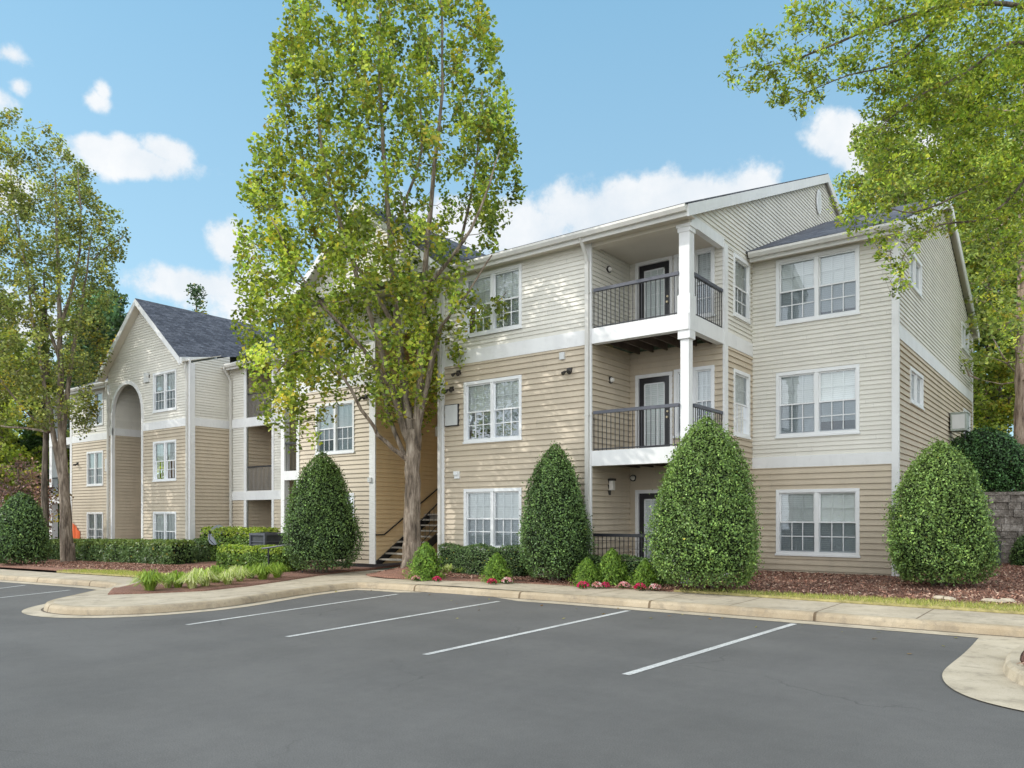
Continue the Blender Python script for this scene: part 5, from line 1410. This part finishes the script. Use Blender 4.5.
# dark slatted bin
p = at(992, 20.6, 0); p.z = bed(p.x, p.y); bn = thing('waste_bin', p, 'dark ribbed bin standing before the retaining wall beside the corner shrub', 'bin')
m = MB(); w = .19; H = zat(541, 20.6)-p.z-.03
m.v = [(p.x+a*w*s, p.y+b*w*s, p.z+z) for s, z in ((.85, 0), (1, H)) for a, b in ((-1, -1), (1, -1), (1, 1), (-1, 1))]; m.f = [(0, 3, 2, 1), (4, 5, 6, 7), (0, 1, 5, 4), (1, 2, 6, 5), (2, 3, 7, 6), (3, 0, 4, 7)]
for i in range(9):
    q = -w+.02+i*(2*w-.04)/8; m.box(p.x+q*.9-.008, p.x+q*.9+.008, p.y-w*1.02, p.y-w*.9, p.z+.03, p.z+H-.05); m.box(p.x+w*.9, p.x+w*1.02, p.y+q*.9-.008, p.y+q*.9+.008, p.z+.03, p.z+H-.05)
m.build('bin_body', M['darkgrey'], bn)
m = MB(); m.box(p.x-w*1.1, p.x+w*1.1, p.y-w*1.1, p.y+w*1.1, p.z+H, p.z+H+.04); m.build('lid', M['iron'], bn, bevel=.01)
# air conditioning unit
Ya = 25.6; p = at(268, Ya, 0); p.z = bed(p.x, p.y)
ac = thing('air_conditioner', p, 'dark louvred air conditioning unit between the two lime topped hedges', 'air conditioner')
zb_, zt_ = zat(552, Ya), zat(533, Ya); w = .38
m = MB(); m.box(p.x-w, p.x+w, p.y-w, p.y+w, p.z, zt_-.06)
m.build('unit_core', M['darkgrey'], ac)
m = MB()
for i in range(9):
    z = p.z+.08+i*.105
    if z+.05 < zt_: m.box(p.x-w-.03, p.x+w+.03, p.y-w-.03, p.y+w+.03, z, z+.03)
for a in (-1, 1):
    for b in (-1, 1): m.box(p.x+a*(w+.01)-.035, p.x+a*(w+.01)+.035, p.y+b*(w+.01)-.035, p.y+b*(w+.01)+.035, p.z, zt_)
m.box(p.x-w-.05, p.x+w+.05, p.y-w-.05, p.y+w+.05, zt_-.07, zt_); m.build('louvred_casing', M['slate'], ac)
m = MB(); m.lathe((p.x, p.y, zt_), [(.28, 0), (.28, .02), (.26, .02), (.26, .01), (.1, .01), (.1, .03), (0, .035)], 20); m.build('fan_grille', M['iron'], ac)
# handrail at the walk
hr = thing('handrail', onbed(302, 573)[0], 'low black metal handrail beside the walk and lime hedge', 'handrail')
m = MB(); pa = onbed(302.5, 573)[0]; Yp = 23.0; Pt = lambda px, py, Y: at(px, Y, zat(py, Y))
pa = at(302.5, 23.0, .0); pa.z = zat(573.5, 23.0)
m.tube([pa, Pt(302.5, 543, 23.0)], .028, 8); pb = at(268.5, 23.4, 0); m.tube([Vector((pb.x, pb.y, bed(pb.x, pb.y))), Pt(268.5, 548, 23.4)], .028, 8)
m.build('post', M['iron'], hr)
m = MB(); m.tube([Pt(262, 548.5, 23.5), Pt(268.5, 547.8, 23.4), Pt(286, 545, 23.2), Pt(302.5, 542.5, 23.0), Pt(312, 542.2, 22.9)], .026, 8)
m.tube([Pt(312, 542.2, 22.9), Pt(312, 553.2, 22.9), Pt(302.5, 553.5, 23.0)], .02, 8); m.build('rail', M['slate'], hr)
# satellite dish
Yd = 30.2; p = at(217, Yd, 0); p.z = bed(p.x, p.y)
sd = thing('satellite_dish', p, 'grey satellite dish on a short pole by the left building wall', 'satellite dish')
m = MB(); m.tube([p, at(217.5, Yd, zat(543, Yd))], .03, 8)
pc = at(216.5, Yd, zat(535, Yd)); m.tube([at(217.5, Yd, zat(543, Yd)), pc+Vector((0, .05, 0))], .025, 8); m.build('pole', M['iron'], sd)
m = MB(); nd = Vector((.35, -.85, .35)).normalized(); ux = nd.cross(Vector((0, 0, 1))).normalized(); uy = ux.cross(nd)
seg = 20; m.v.append(tuple(pc-nd*.06))
for j in range(1, 5):
    for k in range(seg):
        a = 2*math.pi*k/seg; r_ = j/4; m.v.append(tuple(pc+ux*math.cos(a)*.36*r_+uy*math.sin(a)*.42*r_+nd*(-.06+.08*r_*r_)))
for k in range(seg): m.f.append((0, 1+k, 1+(k+1) % seg))
for j in range(3):
    for k in range(seg): a = 1+j*seg+k; b_ = 1+j*seg+(k+1) % seg; m.f.append((a, b_, b_+seg, a+seg))
m.build('dish', M['dish'], sd, smooth=True)
m = MB(); m.tube([pc-uy*.4, pc-uy*.3+nd*.35, pc-uy*.05+nd*.42], .015, 6); m.tube([pc-uy*.08+nd*.38, pc+nd*.46], .04, 8); m.build('feed_arm', M['iron'], sd)
# orange banner on the wall of the left building
bn_ = thing('orange_banner', Vector((-37.45, -2.6, .3)), 'orange cloth banner against the wall behind the slender upright tree', 'banner')
m = MB()
for k in range(8):
    a, b_ = -37.8+k*.1, -37.7+k*.1; ya, yb = -2.52-.03*math.sin(k*1.3), -2.52-.03*math.sin((k+1)*1.3)
    m.quad((a, ya, .35), (b_, yb, .35+.05*math.sin(k)), (b_, yb, 1.38-.06*k), (a, ya, 1.44-.06*k))
m.build('cloth', M['orange'], bn_)
m = MB(); m.tube([(-37.85, -2.55, .1), (-37.85, -2.55, 1.55)], .02, 6); m.build('pole', M['iron'], bn_)
# pale debris on the turf
for i, (px, py) in enumerate(((940, 601), (948, 602), (990, 604), (1000, 605), (1008, 604))):
    p, Y = onbed(px, py); m = MB(); w = random.uniform(.08, .18)
    m.v = [(p.x+math.cos(k*1.05)*w*random.uniform(.7, 1.2), p.y+math.sin(k*1.05)*w*.6, p.z+.05) for k in range(6)]; m.v += [(x*.5+p.x*.5, y*.5+p.y*.5, z+.05) for x, y, z in m.v]
    m.f = [tuple(range(6))[::-1], tuple(range(6, 12))]+[(k, (k+1) % 6, 6+(k+1) % 6, 6+k) for k in range(6)]
    o = m.build('stone', M['walk']); tag(o, 'small pale stone lying in the thin grass on the right', 'stone', 'pale stones in the grass')

# ================================================================== LIGHT, SKY, CAMERA
SUN_EL, SAZ = 34, Vector((-.84, -.54))      # direction to the sun in plan
w = bpy.data.worlds.new('World'); scene.world = w; w.use_nodes = True
t = w.node_tree; t.nodes.clear()
out = t.nodes.new('ShaderNodeOutputWorld'); bg = t.nodes.new('ShaderNodeBackground'); t.links.new(bg.outputs[0], out.inputs[0])
sky = t.nodes.new('ShaderNodeTexSky'); sky.sky_type = 'NISHITA'; sky.sun_disc = False
sky.sun_elevation = math.radians(SUN_EL); sky.sun_rotation = math.atan2(SAZ.x, SAZ.y)
sky.air_density = 1.0; sky.dust_density = .6; sky.ozone_density = 1.6
bg.inputs[1].default_value = .15
tc = t.nodes.new('ShaderNodeTexCoord')
sep = t.nodes.new('ShaderNodeSeparateXYZ'); t.links.new(tc.outputs['Generated'], sep.inputs[0])
def mth(op, a, b=None, c=None, clamp=False):
    n = t.nodes.new('ShaderNodeMath'); n.operation = op; n.use_clamp = clamp
    for i, x in enumerate((a, b, c)):
        if x is None: continue
        if isinstance(x, (int, float)): n.inputs[i].default_value = x
        else: t.links.new(x, n.inputs[i])
    return n.outputs[0]
az = mth('ARCTAN2', sep.outputs[0], sep.outputs[1]); el = mth('ARCSINE', sep.outputs[2])
def azel(px, py):
    d = Vector(((px-CXP)/FPX, 1, (HOR-py)/FPX)); wx = d.x*D1[0]+d.y*D1[1]; wy = d.x*D2[0]+d.y*D2[1]
    v = Vector((wx, wy, d.z)).normalized(); return math.atan2(v.x, v.y), math.asin(v.z)
clouds = [(140, 162, 56, 17, 1.0), (98, 150, 24, 14, .9), (168, 152, 28, 14, .9), (125, 148, 20, 12, .8), (232, 244, 24, 24, .95), (195, 284, 62, 20, .9), (260, 290, 60, 30, .8), (600, 215, 80, 40, 1.1), (680, 200, 70, 34, 1.1), (740, 200, 50, 30, 1.0), (540, 240, 70, 40, 1.0), (440, 235, 60, 40, .9),
          (836, 138, 26, 24, 1.0), (860, 150, 36, 30, 1.0), (900, 180, 60, 40, .9), (1000, 160, 50, 40, .8), (6, 54, 18, 12, .75), (18, 86, 12, 9, .6), (0, 100, 16, 14, .45), (97, 102, 12, 8, .45), (104, 92, 6, 8, .4), (0, 190, 40, 22, .7), (640, 250, 120, 40, 1.0), (30, 330, 90, 40, .5),
          (-250, 150, 120, 50, .8), (1300, 120, 160, 70, .8), (1500, 300, 200, 60, .8)]
nv = t.nodes.new('ShaderNodeTexNoise'); nv.inputs['Scale'].default_value = 12; nv.inputs['Detail'].default_value = 12; nv.inputs['Roughness'].default_value = .62
t.links.new(tc.outputs['Generated'], nv.inputs['Vector'])
nb = mth('SUBTRACT', nv.outputs['Fac'], .5)
acc = None
for (x, y, rx, ry, k) in clouds:
    a0, e0 = azel(x, y); a1, _ = azel(x+rx, y); _, e1 = azel(x, y-ry)
    ra, re = abs(a1-a0), abs(e1-e0)
    dx = mth('MULTIPLY', mth('SUBTRACT', az, a0), 1/ra); dy = mth('MULTIPLY', mth('SUBTRACT', el, e0), 1/re)
    r2 = mth('SQRT', mth('ADD', mth('MULTIPLY', dx, dx), mth('MULTIPLY', dy, dy)))
    v = mth('MULTIPLY', mth('SUBTRACT', 1.3, r2), k)
    acc = v if acc is None else mth('MAXIMUM', acc, v)
# clouds elsewhere in the sky, for reflections; bank behind the viewer added as fill
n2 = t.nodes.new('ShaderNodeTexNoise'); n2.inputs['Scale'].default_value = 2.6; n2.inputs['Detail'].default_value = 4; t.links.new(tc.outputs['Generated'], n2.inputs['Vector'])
fill_clouds = mth('MULTIPLY', mth('SUBTRACT', n2.outputs['Fac'], .42), 6.0)
fill_clouds = mth('SUBTRACT', fill_clouds, mth('MULTIPLY', mth('ADD', mth('MULTIPLY', sep.outputs[0], -.606), mth('MULTIPLY', sep.outputs[1], .7955)), 6.0))
acc = mth('MAXIMUM', acc, mth('SUBTRACT', fill_clouds, .2))
dens = mth('ADD', acc, mth('MULTIPLY', nb, 3.0))
mr = t.nodes.new('ShaderNodeMapRange'); mr.interpolation_type = 'SMOOTHSTEP'; mr.inputs['From Min'].default_value = .02; mr.inputs['From Max'].default_value = .66; mr.inputs['To Max'].default_value = .95
t.links.new(dens, mr.inputs['Value'])
skyc = mix(t, 1.0, sky.outputs[0], (1.42, 1.86, 1.62), 'MULTIPLY')
# haze: pale towards the horizon, clearer blue overhead
hz = t.nodes.new('ShaderNodeMapRange'); hz.inputs['From Min'].default_value = .02; hz.inputs['From Max'].default_value = .62
t.links.new(el, hz.inputs['Value'])
skyc = mix(t, .78, skyc, mix(t, hz.outputs[0], (3.35, 4.75, 5.9), (1.75, 3.5, 5.15)))
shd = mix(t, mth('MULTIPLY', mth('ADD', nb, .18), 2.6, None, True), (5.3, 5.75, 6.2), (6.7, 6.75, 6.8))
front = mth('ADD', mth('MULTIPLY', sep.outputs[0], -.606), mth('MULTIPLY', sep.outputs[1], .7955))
fill_gain = mth('MULTIPLY_ADD', mth('MULTIPLY', front, -1.9, None, True), 1.25, 1.0)      # unseen clouds behind the viewer brightened to add fill light
vm = t.nodes.new('ShaderNodeVectorMath'); vm.operation = 'SCALE'; t.links.new(shd, vm.inputs[0]); t.links.new(fill_gain, vm.inputs['Scale'])
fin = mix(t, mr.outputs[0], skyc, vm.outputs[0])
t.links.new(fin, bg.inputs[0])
sl = bpy.data.lights.new('sun', 'SUN'); sl.energy = 2.8; sl.angle = math.radians(.53); sl.color = (1, .955, .88)
so = bpy.data.objects.new('sun', sl); COL.objects.link(so)
ds = Vector((SAZ.x, SAZ.y, 0)).normalized()*math.cos(math.radians(SUN_EL)); ds.z = math.sin(math.radians(SUN_EL))
so.rotation_euler = ds.to_track_quat('Z', 'Y').to_euler(); so.location = (0, -10, 30)

cam = bpy.data.cameras.new('camera'); co = bpy.data.objects.new('camera', cam); COL.objects.link(co); scene.camera = co
co.location = (CAMU, CAMV, ZC); co.rotation_euler = (math.pi/2, 0, YAW)
cam.sensor_width = 36; cam.lens = 36*FPX/1024; cam.shift_y = (HOR-384)/1024; cam.clip_end = 1500; cam.clip_start = .1
scene.render.resolution_x = 1024; scene.render.resolution_y = 768
scene.view_settings.view_transform = 'Standard'; scene.view_settings.look = 'None'; scene.view_settings.exposure = 0
scene.render.engine = 'CYCLES'
scene.cycles.transparent_max_bounces = 16; scene.cycles.max_bounces = 8
